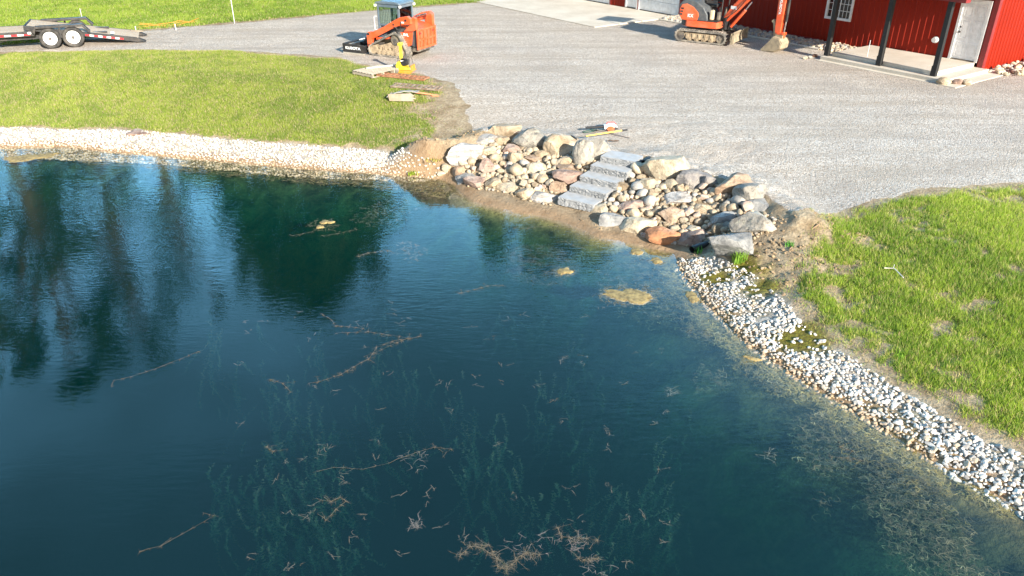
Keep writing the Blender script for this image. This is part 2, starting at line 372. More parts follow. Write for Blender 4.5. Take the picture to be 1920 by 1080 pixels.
def grass_density(x, y, d_sh, d_gr, d_rk, d_l, d_r):
    n1 = fbm(x, y, 1.1, 41); n2 = fbm(x, y, .4, 51); n3 = fbm(x, y, 3.0, 61)
    g = np.ones(x.shape)
    edge = ss(.0, .6, -d_gr+(n1-.5)*.9)
    g *= edge
    g *= ss(.15, 1.0, -d_rk+(n1-.5)*1.2)
    g *= ss(-.05, .35, -np.maximum(d_l, d_r)+(n2-.5)*.5)
    # worn end of the left lawn near the pallets and the boulders
    wx = ss(-5.2, -1.6, x)*ss(19.2, 20.5, y+.0)*(1-ss(30, 32, y))
    bare = ss(.40, .62, n1*.55+n2*.45+.13*wx+.10*ss(-3.2, -1.0, x)-.05)
    left = (x < 0)
    g = np.where(left, g*(1-bare*wx), g)
    # right lawn: patchy, barer towards the stone strip
    rr = ss(1.9, .1, -d_r) if True else 0
    n4 = fbm(x, y, .16, 57, 3); pr = ss(.47, .70, n1*.32+n2*.38+n4*.30+.17*np.clip(1.2+d_r, 0, 1.2)/1.2)
    g = np.where(~left, g*(1-.88*pr), g)
    g = np.where(~left, g*(1-.85*ss(0.55, .75, 1-np.clip(np.hypot(x-4.9, (y-13.6)*.8)/2.0, 0, 1)+(n1-.5)*.4)), g)
    return np.where(d_sh < .25, 0, np.clip(g, 0, 1))
m_grass = grass_density(gx, gy, dsh, dgr, drock, dleft, dright)*(1-m_gravel)*(1-m_strip)
wet = 1-ss(.02, .5, dsh)
cobz = ss(-.05, .1, drock)
def gridlook(Z):
    Z = Z.reshape(len(ay), len(ax))
    def f(x, y):
        i = min(max(int(np.searchsorted(ax, x))-1, 0), len(ax)-2); j = min(max(int(np.searchsorted(ay, y))-1, 0), len(ay)-2)
        a = (x-ax[i])/(ax[i+1]-ax[i]); b = (y-ay[j])/(ay[j+1]-ay[j])
        return float((Z[j, i]*(1-a)+Z[j, i+1]*a)*(1-b)+(Z[j+1, i]*(1-a)+Z[j+1, i+1]*a)*b)
    return f
h1 = gridlook(gz); pond_d = gridlook(-dsh)
HV = lambda X, Y_: np.array([h1(a, b) for a, b in zip(X, Y_)])
attrA = np.c_[m_gravel*(1-cobz*.9), m_grass, m_strip, wet]
moss = .35*ss(.56, .66, fbm(gx, gy, .7, 71))*m_strip*(gx > 2)
for (a, b, r_) in [(1345, 520, .45), (1420, 545, .5), (1500, 640, .6), (1400, 500, .5)]:
    q = P(a, b); moss = np.maximum(moss, 1-ss(r_*.4, r_, np.hypot(gx-q.x, gy-q.y)+(nz2-.5)*.5))
attrB = np.c_[moss, np.clip(-dsh/4., 0, 1), cobz, m_gravel*0+1]
nx_, ny_ = len(ax), len(ay)
idx = np.arange(nx_*ny_).reshape(ny_, nx_)
Fq = np.stack([idx[:-1, :-1], idx[:-1, 1:], idx[1:, 1:], idx[1:, :-1]], -1).reshape(-1, 4)
me = np_mesh('ground', np.c_[gx, gy, gz], Fq, True, {'A': attrA, 'B': attrB})
m, n, b = new_mat('ground'); GROUND = m
co = nd(n, 'ShaderNodeTexCoord').outputs['Object']
aA = nd(n, 'ShaderNodeAttribute', attribute_name='A'); aB = nd(n, 'ShaderNodeAttribute', attribute_name='B')
sA = nd(n, 'ShaderNodeSeparateColor'); n.links.new(aA.outputs['Color'], sA.inputs[0]); sB = nd(n, 'ShaderNodeSeparateColor'); n.links.new(aB.outputs['Color'], sB.inputs[0])
# soil
s1 = noise(n, co, 2.2, 7, .65); s2 = noise(n, co, 14, 5, .65)
soil = mixc(n, ramp(n, s1, [.35, .65]), (.27, .195, .115), (.52, .42, .285)); soil = mixc(n, ramp(n, s2, [.38, .6]), mixc(n, .45, soil, (.12, .085, .05)), soil)
# turf seen between the blades
g1 = noise(n, co, 1.3, 6, .6); g2 = noise(n, co, 22, 5, .7)
turf = mixc(n, ramp(n, g1, [.35, .65]), (.18, .24, .045), (.27, .32, .07)); turf = mixc(n, ramp(n, g2, [.32, .62]), mixc(n, .5, turf, (.05, .07, .015)), turf)
# gravel
vo = nd(n, 'ShaderNodeTexVoronoi'); n.links.new(co, vo.inputs['Vector']); vo.inputs['Scale'].default_value = 34
vcol = nd(n, 'ShaderNodeSeparateColor'); n.links.new(vo.outputs['Color'], vcol.inputs[0])
gr = ramp(n, vcol.outputs[0], [0, .22, .55, 1], [(.31, .25, .195), (.50, .43, .355), (.68, .605, .525), (.86, .795, .71)])
big = noise(n, co, .5, 6, .6); trk = nd(n, 'ShaderNodeMapping'); n.links.new(co, trk.inputs[0]); trk.inputs['Rotation'].default_value = (0, 0, .55); trk.inputs['Scale'].default_value = (.22, 1.5, 1)
tk = noise(n, trk.outputs[0], .9, 5, .6, .3)
trk2 = nd(n, 'ShaderNodeMapping'); n.links.new(co, trk2.inputs[0]); trk2.inputs['Rotation'].default_value = (0, 0, .62); trk2.inputs['Scale'].default_value = (.10, 3.2, 1)
tk2 = noise(n, trk2.outputs[0], 1.3, 3, .5, .5)
gr = mixc(n, math_(n, 'MULTIPLY', ramp(n, tk, [.44, .62]), .5), gr, (.44, .365, .285)); gr = mixc(n, math_(n, 'MULTIPLY', ramp(n, big, [.45, .68]), .4), gr, (.38, .335, .30)); gr = mixc(n, math_(n, 'MULTIPLY', ramp(n, tk2, [.54, .64]), .32), gr, (.40, .345, .29))
fine = noise(n, co, 30, 3, .8); gr = mixc(n, ramp(n, fine, [.35, .6], [(.42,)*3, (0,)*3]), gr, (.30, .245, .20))
# limestone fines under the rocks
ls = mixc(n, ramp(n, s2, [.3, .7]), (.24, .205, .17), (.52, .48, .42))
mossc = mixc(n, ramp(n, s2, [.3, .65]), (.07, .045, .015), (.22, .20, .03))
mud = mixc(n, ramp(n, noise(n, co, 6, 7, .7), [.35, .65]), (.20, .125, .07), (.34, .24, .15))
nfac = lambda src, amt: ramp(n, math_(n, 'ADD', src, math_(n, 'MULTIPLY', math_(n, 'SUBTRACT', noise(n, co, 9, 6, .75), .5), amt)), [.38, .6])
c = mixc(n, nfac(sA.outputs[1], .9), soil, turf)
c = mixc(n, nfac(sB.outputs[2], .6), c, mixc(n, .4, soil, (.22, .17, .12)))
c = mixc(n, nfac(sA.outputs[0], .7), c, gr)
c = mixc(n, sA.outputs[2], c, ls)
c = mixc(n, ramp(n, aA.outputs['Alpha'], [.1, .7]), c, mixc(n, ramp(n, s1, [.3, .7]), mud, (.36, .25, .15)))
c = mixc(n, sB.outputs[0], c, mossc)
# pond bed: algae and silt
al = mixc(n, ramp(n, noise(n, co, 1.7, 8, .7, .6), [.40, .62]), (.035, .033, .03), (.16, .12, .06)); al = mixc(n, ramp(n, noise(n, co, 16, 5, .7), [.35, .65]), mixc(n, .5, al, (.03, .03, .025)), al)
bedf = ramp(n, sB.outputs[1], [.004, .03]); al = mixc(n, ramp(n, math_(n, 'ADD', sB.outputs[1], math_(n, 'MULTIPLY', math_(n, 'SUBTRACT', noise(n, co, 2.5, 5, .7), .5), .18)), [.03, .10], [(1,)*3, (0,)*3]), al, mixc(n, ramp(n, s2, [.3, .65]), (.12, .085, .04), (.30, .215, .09)))
deep = mixc(n, ramp(n, sB.outputs[1], [.25, .8]), al, (.04, .055, .045))
c = mixc(n, bedf, c, deep)
n.links.new(c, b.inputs['Base Color']); b.inputs['Roughness'].default_value = .95; b.inputs['Specular IOR Level'].default_value = .2
p1 = bump(n, b, s2, .8, .06)
vb = math_(n, 'SUBTRACT', 1.0, vo.outputs['Distance']); gb = math_(n, 'MULTIPLY', vb, sA.outputs[0]); p2 = bump(n, b, gb, .9, .03, p1)
bump(n, b, math_(n, 'MULTIPLY', fine, 1.0), .6, .02, p2)
tag(link('ground', me, GROUND), kind='structure')
# ------------------------------------------------------------------ water
m, n, b = new_mat('pond water'); n.nodes.remove(b)
co = nd(n, 'ShaderNodeTexCoord').outputs['Object']
mp = nd(n, 'ShaderNodeMapping'); n.links.new(co, mp.inputs[0]); mp.inputs['Scale'].default_value = (.5, 1.5, 1); mp.inputs['Rotation'].default_value = (0, 0, -.12)
wv = noise(n, mp.outputs[0], 2.6, 5, .55, .35)
wv2 = noise(n, mp.outputs[0], 9, 3, .5, .2)
pat = ramp(n, noise(n, co, .16, 3, .5), [.40, .62], [(.25,)*3, (1,)*3])
bp = nd(n, 'ShaderNodeBump'); bp.inputs['Strength'].default_value = .07; bp.inputs['Distance'].default_value = .05; n.links.new(math_(n, 'MULTIPLY', wv, pat), bp.inputs['Height'])
bp2 = nd(n, 'ShaderNodeBump'); bp2.inputs['Strength'].default_value = .20; bp2.inputs['Distance'].default_value = .02; n.links.new(math_(n, 'MULTIPLY', wv2, pat), bp2.inputs['Height']); n.links.new(bp.outputs[0], bp2.inputs['Normal'])
fr = nd(n, 'ShaderNodeFresnel'); fr.inputs['IOR'].default_value = 1.37; n.links.new(bp2.outputs[0], fr.inputs['Normal'])
tr = nd(n, 'ShaderNodeBsdfTransparent'); gl = nd(n, 'ShaderNodeBsdfGlossy'); gl.inputs['Roughness'].default_value = .012; n.links.new(bp2.outputs[0], gl.inputs['Normal'])
mx = nd(n, 'ShaderNodeMixShader'); geo = nd(n, 'ShaderNodeNewGeometry'); frf = math_(n, 'MULTIPLY', fr.outputs[0], math_(n, 'SUBTRACT', 1.0, geo.outputs['Backfacing'])); n.links.new(frf, mx.inputs[0]); n.links.new(tr.outputs[0], mx.inputs[1]); n.links.new(gl.outputs[0], mx.inputs[2])
n.links.new(mx.outputs[0], n.nodes['Material Output'].inputs['Surface'])
va = nd(n, 'ShaderNodeVolumeAbsorption'); va.inputs[0].default_value = (.05, .66, .64, 1); va.inputs[1].default_value = 1.15
vs_ = nd(n, 'ShaderNodeVolumeScatter'); vs_.inputs[0].default_value = (.01, .34, .36, 1); vs_.inputs[1].default_value = .048
av = nd(n, 'ShaderNodeAddShader'); n.links.new(va.outputs[0], av.inputs[0]); n.links.new(vs_.outputs[0], av.inputs[1])
n.links.new(av.outputs[0], n.nodes['Material Output'].inputs['Volume'])
WATERM = m
wb = MB().box(-75, 14, -45, 30, WATER-5, WATER)
tag(wb.build('water', WATERM), kind='structure')

# ------------------------------------------------------------------ rocks
def ico(sub):
    bm = bmesh.new(); bmesh.ops.create_icosphere(bm, subdivisions=sub, radius=1)
    V = np.array([v.co[:] for v in bm.verts]); Fc = np.array([[v.index for v in f.verts] for f in bm.faces]); bm.free(); return V, Fc
ICO = {k: ico(k) for k in (1, 2, 3, 4, 5)}
def rock_verts(seed, sub, style='round'):
    V, Fc = ICO[sub]; V = V.copy(); rg = np.random.RandomState(seed)
    npl, lo, hi = {'round': (12, .62, .93), 'block': (11, .45, .74), 'slab': (11, .45, .78), 'chunk': (9, .35, .8), 'cob': (8, .78, .97)}[style]
    for k in range(npl):
        d = rg.normal(size=3); d /= np.linalg.norm(d)
        if style == 'slab' and k < 2: d = np.array([rg.normal()*.12, rg.normal()*.12, 1.0 if k == 0 else -1.0]); d /= np.linalg.norm(d)
        if style == 'block' and k == 0: d = np.array([rg.normal()*.2, rg.normal()*.2, 1.]); d /= np.linalg.norm(d)
        o = rg.uniform(lo, hi); s_ = V@d-o
        V -= np.outer(np.clip(s_, 0, None)*.93, d)
    if sub >= 3:
        amp = {'round': .055, 'cob': .035}.get(style, .06)
        off = Vector(rg.uniform(-50, 50, 3).tolist())
        for i in range(len(V)):
            p = Vector(V[i]); q = mn.fractal(p*1.6+off, .8, 2.1, 4)*amp*1.3+mn.noise(p*6+off)*amp*.35+mn.noise(p*14+off)*amp*.15
            V[i] *= 1+q
    V -= (V.max(0)+V.min(0))/2; V /= (V.max(0)-V.min(0))
    return V, Fc                                        # unit bounding box
class_names = {'tan': 'tan', 'cream': 'cream'}
boulders = [
 # cx0, cx1, cy0, cy1, colour, style, flatness, label
 (917,974,230,259,'tan','slab',"flat topped tan boulder at the upper left corner of the rock slope"),
 (965,1031,238,283,'grey','round',"big rounded grey boulder second from left along the gravel edge"),
 (1022,1080,250,296,'tan','round',"big rounded tan boulder third from left along the gravel edge"),
 (1076,1114,262,320,'grey','round',"tall grey boulder with cream foot, left of the top stone step"),
 (1098,1142,260,305,'grey','round',"pale grey humped boulder touching the top stone step"),
 (882,935,251,273,'white','slab',"white flat stone tucked below the upper left tan boulder"),
 (927,957,254,275,'tan','block',"small blocky tan stone below the first grey boulder"),
 (842,903,268,305,'white','slab',"large white swirled flat boulder at the left rim of the rock slope"),
 (945,977,269,291,'pink','block',"purplish brown angular stone under the big grey boulder"),
 (902,932,274,293,'cream','round',"cream rounded stone right of the white swirled boulder"),
 (860,882,297,313,'cream','round',"small cream stone under the white swirled boulder"),
 (850,878,309,334,'brown','block',"pinkish brown block on the far left end of the waterline row"),
 (856,893,324,344,'blue','slab',"blue grey flat stone at the left end of the waterline row"),
 (871,913,331,357,'pink','block',"pale pink veined stone beside the blue grey one at the waterline"),
 (911,943,333,356,'tan','block',"tan square stone third from left in the waterline row"),
 (926,982,340,362,'cream','slab',"long low cream stone mid way along the left waterline row"),
 (968,1003,351,377,'tan','round',"tan grey stone left of the white and pink banded one"),
 (998,1048,357,383,'white','slab',"white and pink banded stone just left of the bottom step"),
 (1040,1102,316,350,'pink','slab',"pinkish cream slanted slab leaning against the left side of the steps"),
 (1045,1085,305,327,'brown','block',"purplish brown stone behind the pinkish slab left of the steps"),
 (1040,1078,291,314,'tan','round',"tan domed stone between the grey boulder and purplish stone"),
 (986,1024,302,328,'cream','round',"smooth cream egg shaped boulder in the middle of the left cobbles"),
 (900,928,295,331,'pink','block',"upright pink brown stone standing in the left cobbles"),
 (953,980,284,315,'tan','block',"upright olive tan stone in the left cobbles"),
 (986,1020,290,306,'brown','slab',"low flat brown stone behind the cream egg shaped boulder"),
 (1002,1032,280,298,'tan','block',"small angular tan stone below the third gravel edge boulder"),
 (1032,1064,341,368,'brown','slab',"earth stained brown stone left of the fourth step"),
 (830,849,306,326,'cream','block',"pale cream stone left of the rock slope beside white gravel"),
 (820,838,319,331,'cream','round',"small low cream stone at the tip of the left white gravel"),
 (1209,1287,288,347,'cream','block',"largest cream grey boulder right of the top stone step"),
 (1268,1332,317,356,'dark','round',"dark grey and cream boulder second from left right of the steps"),
 (1318,1345,328,356,'dark','block',"small dark stone wedged between the dark and brown boulders"),
 (1340,1407,324,370,'brown','block',"brown tan angular boulder third along the right gravel edge"),
 (1380,1440,342,387,'grey','round',"rounded grey tan boulder near the right end of gravel edge"),
 (1402,1461,373,398,'blue','slab',"pale grey flat stone at the far right tip of the rock slope"),
 (1377,1463,395,447,'grey','slab',"big flat topped grey slab block at the right end"),
 (1335,1386,396,422,'blue','slab',"blue grey stone left of the big flat topped slab block"),
 (1329,1416,430,499,'blue','block',"large pale blue grey boulder nearest the water on the right"),
 (1271,1333,433,467,'pink','slab',"low slanted grey pink slab left of the nearest blue grey boulder"),
 (1216,1276,424,463,'rust','round',"rust orange boulder at the water's edge"),
 (1165,1228,406,442,'cream','slab',"tan grey flat stone left of the rust orange boulder"),
 (1126,1181,398,428,'blue','slab',"blue grey stone right of the bottom step at the mud"),
 (1110,1140,381,406,'cream','round',"round cream boulder touching the right end of bottom step"),
 (1160,1214,372,399,'pink','slab',"pink brown low boulder in the right cobbles near the steps"),
 (1236,1287,386,423,'brown','block',"grey brown peaked boulder in the middle of the right cobbles"),
 (1245,1300,360,388,'white','slab',"grey white swirled stone in the upper right cobbles"),
 (1296,1339,381,404,'tan','slab',"cream tan flat topped stone in the right cobbles"),
 (1197,1233,333,361,'cream','round',"round cream stone under the largest cream grey boulder"),
 (1330,1358,377,395,'tan','round',"small tan stone below the brown tan angular boulder"),
 (1211,1235,355,377,'tan','block',"small tan stone below the round cream stone right of the steps"),
 (1356,1379,372,392,'grey','round',"small grey stone below the rounded grey tan boulder"),
 (1158,1186,338,360,'tan','block',"tan stone touching the right side of the third step"),
 (1289,1314,421,440,'cream','round',"cream stone above the low slanted grey pink slab"),
 (1258,1280,420,437,'cream','round',"cream stone right above the rust orange boulder"),
 (1357,1381,415,433,'grey','round',"small grey stone above the nearest blue grey boulder"),
 (1203,1219,433,447,'pink','round',"little pink stone between the tan grey stone and rust boulder"),
 (234,285,240,256,'pink','slab',"flat pinkish white slab lying on the left white gravel strip"),
]
placed = []          # (x, y, r) footprint of boulders
for i, (x0, x1, y0, y1, cl, st, lab) in enumerate(boulders):
    cx, cy = (x0+x1)/2, (y0+y1)/2
    g = P(cx, y1-(y1-y0)*.22); k = ppm(g.y, g.z)
    W_ = (x1-x0)/k*1.18; D_ = W_*(.72 if st != 'slab' else .62)
    dep = math.atan2(CAM_H-g.z, g.y); need = (y1-y0)/k
    H_ = max(.12, need/math.cos(dep)*1.18 - D_*math.sin(dep)*.55); H_ = min(H_, W_*1.5)
    if i == len(boulders)-1: H_ = .16
    d = ray(cx, cy+1); yy = g.y+D_*.30; t = yy/d[1]
    c0 = Vector((d[0]*t, yy, CAM_H+d[2]*t))
    V, Fc = rock_verts(100+i*3, 5 if W_ > .45 else 4, st)
    me = np_mesh('boulder', V*np.array([W_, D_, H_]), Fc, True)
    me.set_sharp_from_angle(angle=R(32))
    o = link('boulder' if W_ > .35 else 'rock', me, RK[cl], None, c0)
    tag(o, lab, 'boulder' if W_ > .35 else 'rock')
    placed.append((cx, cy, (x1-x0)/2, (y1-y0)/2))

def poisson_px(poly, n_try, rfun, sep, seed, avoid=True, shrink=.86):
    rg = random.Random(seed); xs = [p[0] for p in poly]; ys = [p[1] for p in poly]; out = []
    pp = poly
    for _ in range(n_try):
        x = rg.uniform(min(xs), max(xs)); y = rg.uniform(min(ys), max(ys))
        if not inside(np.array([x]), np.array([y]), pp)[0]: continue
        r = rfun(rg)
        if avoid and any(((x-a)/(w_*shrink+r*.5))**2+((y-b_)/(h_*shrink+r*.5))**2 < 1 for a, b_, w_, h_ in placed): continue
        if any((x-a)**2+((y-b_)*1.15)**2 < ((r+s_)*sep)**2 for a, b_, s_ in out): continue
        out.append((x, y, r))
    return out
cob_mesh = []
for s_ in range(10):
    V, Fc = rock_verts(500+s_, 3, 'cob' if s_ % 3 == 0 else ('block' if s_ % 3 == 1 else 'round')); me = np_mesh('cobble', V, Fc, True); me.set_sharp_from_angle(angle=R(50)); cob_mesh.append(me)
cob_mats = [RK['cobble'], RK['tan'], RK['cobble'], RK['cobble'], RK['cream'], RK['cobble'], RK['cobble_grey'], RK['cobble_rose'], RK['cream'], RK['tan']]
for cm, mt in zip(cob_mesh, cob_mats): cm.materials.append(mt)
steps_px = [(1040,362),(1075,345),(1090,320),(1110,300),(1125,283),(1205,290),(1195,318),(1178,338),(1160,352),(1140,375),(1115,400),(1048,386)]
lpoly = [(868,300),(888,285),(905,268),(955,262),(985,278),(1020,282),(1050,290),(1078,300),(1098,322),(1072,350),(1048,374),(1000,365),(950,348),(900,338),(862,326)]
rpoly = [(1196,312),(1212,305),(1222,330),(1262,345),(1325,352),(1380,378),(1412,398),(1380,432),(1332,446),(1290,448),(1238,430),(1190,414),(1128,400),(1112,386),(1150,352),(1180,330)]
def rf(rg): return rg.choice([4.4, 5.2, 6, 7, 8.5, 10, 12])
def put_cobbles(poly, seed, n_try, lab, grp, cap):
    c = 0
    for (x, y, r) in sorted(poisson_px(poly, n_try, rf, .76, seed), key=lambda q: q[1])[:cap]:
        if inside(np.array([x]), np.array([y]), steps_px)[0]: continue
        g = P(x, y+2); k = ppm(g.y, g.z); s_ = 2*r/k*1.25
        me = random.choice(cob_mesh); o = link('cobble', me, None, None, g+Vector((0, .02, s_*.26)))
        o.scale = (s_*random.uniform(.9, 1.15), s_*random.uniform(.8, 1.1), s_*random.uniform(.62, .95)); o.rotation_euler = (random.uniform(-.4, .4), random.uniform(-.4, .4), random.uniform(0, 6.28))
        tag(o, lab, 'cobble', grp); c += 1
    return c
nc1 = put_cobbles(lpoly, 11, 9000, 'tan river cobble piled between boulders on the slope left of the stone steps', 'tan cobbles left of the stone steps', 150)
nc2 = put_cobbles(rpoly, 12, 11000, 'tan river cobble piled between boulders on the slope right of the stone steps', 'tan cobbles right of the stone steps', 150)
print('COBBLES', nc1, nc2)

# generic merged small stones
def stones_obj(name, pts, sizes, cols, sub, seeds=8, flat=(.55, .95), style='chunk', sink=.2):
    rg = np.random.RandomState(5); Vs = []; Fs = []; Cs = []; k = 0
    base = [rock_verts(900+i, sub, style) for i in range(seeds)]
    for (p, s_, c_) in zip(pts, sizes, cols):
        V, Fc = base[rg.randint(seeds)]
        a, b2 = rg.uniform(0, 6.28), rg.normal(0, .35); ca, sa = math.cos(a), math.sin(a); cb, sb = math.cos(b2), math.sin(b2)
        V = V*np.array([s_*rg.uniform(.85, 1.25), s_*rg.uniform(.7, 1.05), s_*rg.uniform(*flat)])
        V = V@np.array([[1,0,0],[0,cb,-sb],[0,sb,cb]])@np.array([[ca,sa,0],[-sa,ca,0],[0,0,1]])
        Vs.append(V+np.array(p)+np.array([0, 0, s_*(.35-sink)])); Fs.append(Fc+k); k += len(V); Cs.append(np.tile(c_, (len(V), 1)))
    return np_mesh(name, np.concatenate(Vs), np.concatenate(Fs), False, {'Col': np.concatenate(Cs)})
def white_col(rg, wetf=0):
    v = rg.uniform(.56, .84); c = np.array([v, v*.95, v*.87]); q = rg.rand()
    if q < .14: c = np.array([.60, .50, .38])*rg.uniform(.8, 1.1)
    elif q < .24: c = np.array([.42, .40, .38])
    if wetf > 0: c = c*(1-wetf)+np.array([.48, .33, .18])*wetf*rg.uniform(.6, 1.2)
    return c
rg = np.random.RandomState(3)
def scatter_poly(poly, n):
    p = np.array(poly); lo = p.min(0); hi = p.max(0); q = rg.uniform(lo, hi, (n, 2)); return q
q = scatter_poly(rock_zone, 14000); q = q[inside(q[:, 0], q[:, 1], rock_zone)]; q = q[sdf(q[:, 0], q[:, 1], rock_zone) > .3][:1300]
cc = [np.array([.56, .45, .31])*rg.uniform(.55, 1.1) if rg.rand() < .75 else np.array([.42, .38, .33])*rg.uniform(.7, 1.1) for _ in q]
tag(link('pebbles', stones_obj('pebbles', np.c_[q, hgt(q[:, 0], q[:, 1])], rg.uniform(.045, .10, len(q)), cc, 2, style='round', sink=.15), STONEM), 'small tan pebbles filling the gaps between the slope boulders', 'pebbles', None, 'stuff')
# loose clods on the cut soil banks at both ends of the rock slope
q = rg.uniform((-4.2, 12.0), (7.2, 21.5), (16000, 2)); zs_ = sdf(q[:, 0], q[:, 1], rock_zone); dq = -sdf(q[:, 0], q[:, 1], shore)
ok = (zs_ > -1.25) & ((zs_ < -.02) | (q[:, 0] < -1.3) | (q[:, 0] > 3.7)) & (dq > .25) & (sdf(q[:, 0], q[:, 1], gravel_poly) < -.05) & (sdf(q[:, 0], q[:, 1], left_strip) < 0) & (sdf(q[:, 0], q[:, 1], right_strip) < -.05)
q = q[ok]; q = q[fbm(q[:, 0], q[:, 1], .5, 19) > .40][:850]
cc = [np.array([.36, .265, .165])*rg.uniform(.5, 1.25) for _ in q]
tag(link('soil_clods', stones_obj('soil_clods', np.c_[q, hgt(q[:, 0], q[:, 1])], .02+.06*rg.rand(len(q))**2, cc, 2, style='chunk', sink=.2), STONEM), 'crumbled brown soil on the cut banks at both ends of the rock slope', 'soil', None, 'stuff')
# right strip: crushed limestone
q = scatter_poly(right_strip, 60000); q = q[inside(q[:, 0], q[:, 1], right_strip)]
dd = sdf(q[:, 0], q[:, 1], right_strip); n1 = fbm(q[:, 0], q[:, 1], .35, 31)
q = q[(dd+(n1-.35)*.4 > .0)]
mo = np.zeros(len(q)); n7 = fbm(q[:, 0], q[:, 1], .7, 71)
for (a, b_, r_) in [(1345, 520, .40), (1425, 548, .42), (1510, 640, .5), (1440, 590, .2)]:
    c_ = P(a, b_); mo = np.maximum(mo, 1-ss(r_*.5, r_, np.hypot(q[:, 0]-c_.x, q[:, 1]-c_.y)+(fbm(q[:, 0], q[:, 1], .3, 77)-.5)*.5))
q = q[(rg.rand(len(q)) > mo*.93)]
# thin to a packed layer
def thin(q, r0):
    cell = {}; keep = []
    for i, (x, y) in enumerate(q):
        r = r0(x, y); a, b_ = int(x//.1), int(y//.1); ok = True
        for da in (-1, 0, 1):
            for db in (-1, 0, 1):
                for (u, v) in cell.get((a+da, b_+db), ()):
                    if (u-x)**2+(v-y)**2 < r*r: ok = False; break
                if not ok: break
            if not ok: break
        if ok: cell.setdefault((a, b_), []).append((x, y)); keep.append(i)
    return q[keep]
q = thin(q, lambda x, y: .035)
zz = np.maximum(hgt(q[:, 0], q[:, 1]), WATER-.06); dshq = -sdf(q[:, 0], q[:, 1], shore)
sz = .036+.056*rg.rand(len(q))**1.5; sz = np.where(q[:, 1] > 11.5, sz*.85, sz)
cols = [white_col(rg, max(0, 1-max(0, d_)/.16)*.8) for d_ in dshq]
dist = q[:, 1]+np.abs(q[:, 0]-5.9)*.2
scr = [(FPX*(x)/(y*math.cos(PITCH)+(CAM_H-z)*math.sin(PITCH))+960) for x, y, z in zip(q[:, 0], q[:, 1], zz)]
scy = [540-FPX*(y*math.sin(PITCH)+(z-CAM_H)*math.cos(PITCH))/(y*math.cos(PITCH)+(CAM_H-z)*math.sin(PITCH)) for x, y, z in zip(q[:, 0], q[:, 1], zz)]
vis = [i for i in range(len(q)) if scr[i] < 1925 and q[i, 1] < 9.5]
vis = sorted(vis, key=lambda i: -scr[i])[:300]; vset = set(vis); lim = min(scr[i] for i in vis)
print('RIGHT STONES', len(q), 'individual from px', lim)
rest = [i for i in range(len(q)) if i not in vset]
me = stones_obj('limestone_gravel', [(q[i, 0], q[i, 1], zz[i]) for i in rest], sz[rest], [cols[i] for i in rest], 2)
tag(link('limestone_gravel', me, STONEM), 'white crushed limestone strip along the right bank between water and lawn', 'gravel', None, 'stuff')
base_m = []
for s_ in range(12):
    V, Fc = rock_verts(700+s_, 2, 'chunk'); v_ = white_col(rg)
    me = np_mesh('limestone_rock', V, Fc, False, {'Col': np.tile(v_, (len(V), 1))}); me.materials.append(STONEM); base_m.append(me)
for i in vis:
    o = link('limestone_rock', base_m[rg.randint(12)], None, None, (q[i, 0], q[i, 1], zz[i]+sz[i]*.15)); s_ = sz[i]
    o.scale = (s_*rg.uniform(.85, 1.25), s_*rg.uniform(.75, 1.05), s_*rg.uniform(.55, .95)); o.rotation_euler = (rg.normal()*.35, rg.normal()*.35, rg.uniform(0, 6.28))
    tag(o, 'white limestone lump in the rock strip where it leaves the photo at lower right', 'rock', 'white limestone lumps at the lower right end of the strip')
# left strip: smaller crushed stone
q = scatter_poly(left_strip, 90000); q = q[(q[:, 0] > -17) & inside(q[:, 0], q[:, 1], left_strip)]
dd = sdf(q[:, 0], q[:, 1], left_strip); q = q[dd+(fbm(q[:, 0], q[:, 1], .3, 31)-.4)*.4 > 0]
q = thin(q, lambda x, y: .050 if x > -5 else .060)
zz = np.maximum(hgt(q[:, 0], q[:, 1]), WATER-.05); dshq = -sdf(q[:, 0], q[:, 1], shore)
print('LEFT STONES', len(q))
me = stones_obj('limestone_gravel', np.c_[q, zz], rg.uniform(.05, .085, len(q)), [white_col(rg, max(0, 1-max(0, d_)/.14)*.7) for d_ in dshq], 1)
tag(link('limestone_gravel', me, STONEM), 'white crushed limestone strip along the far left bank below the lawn', 'gravel', None, 'stuff')

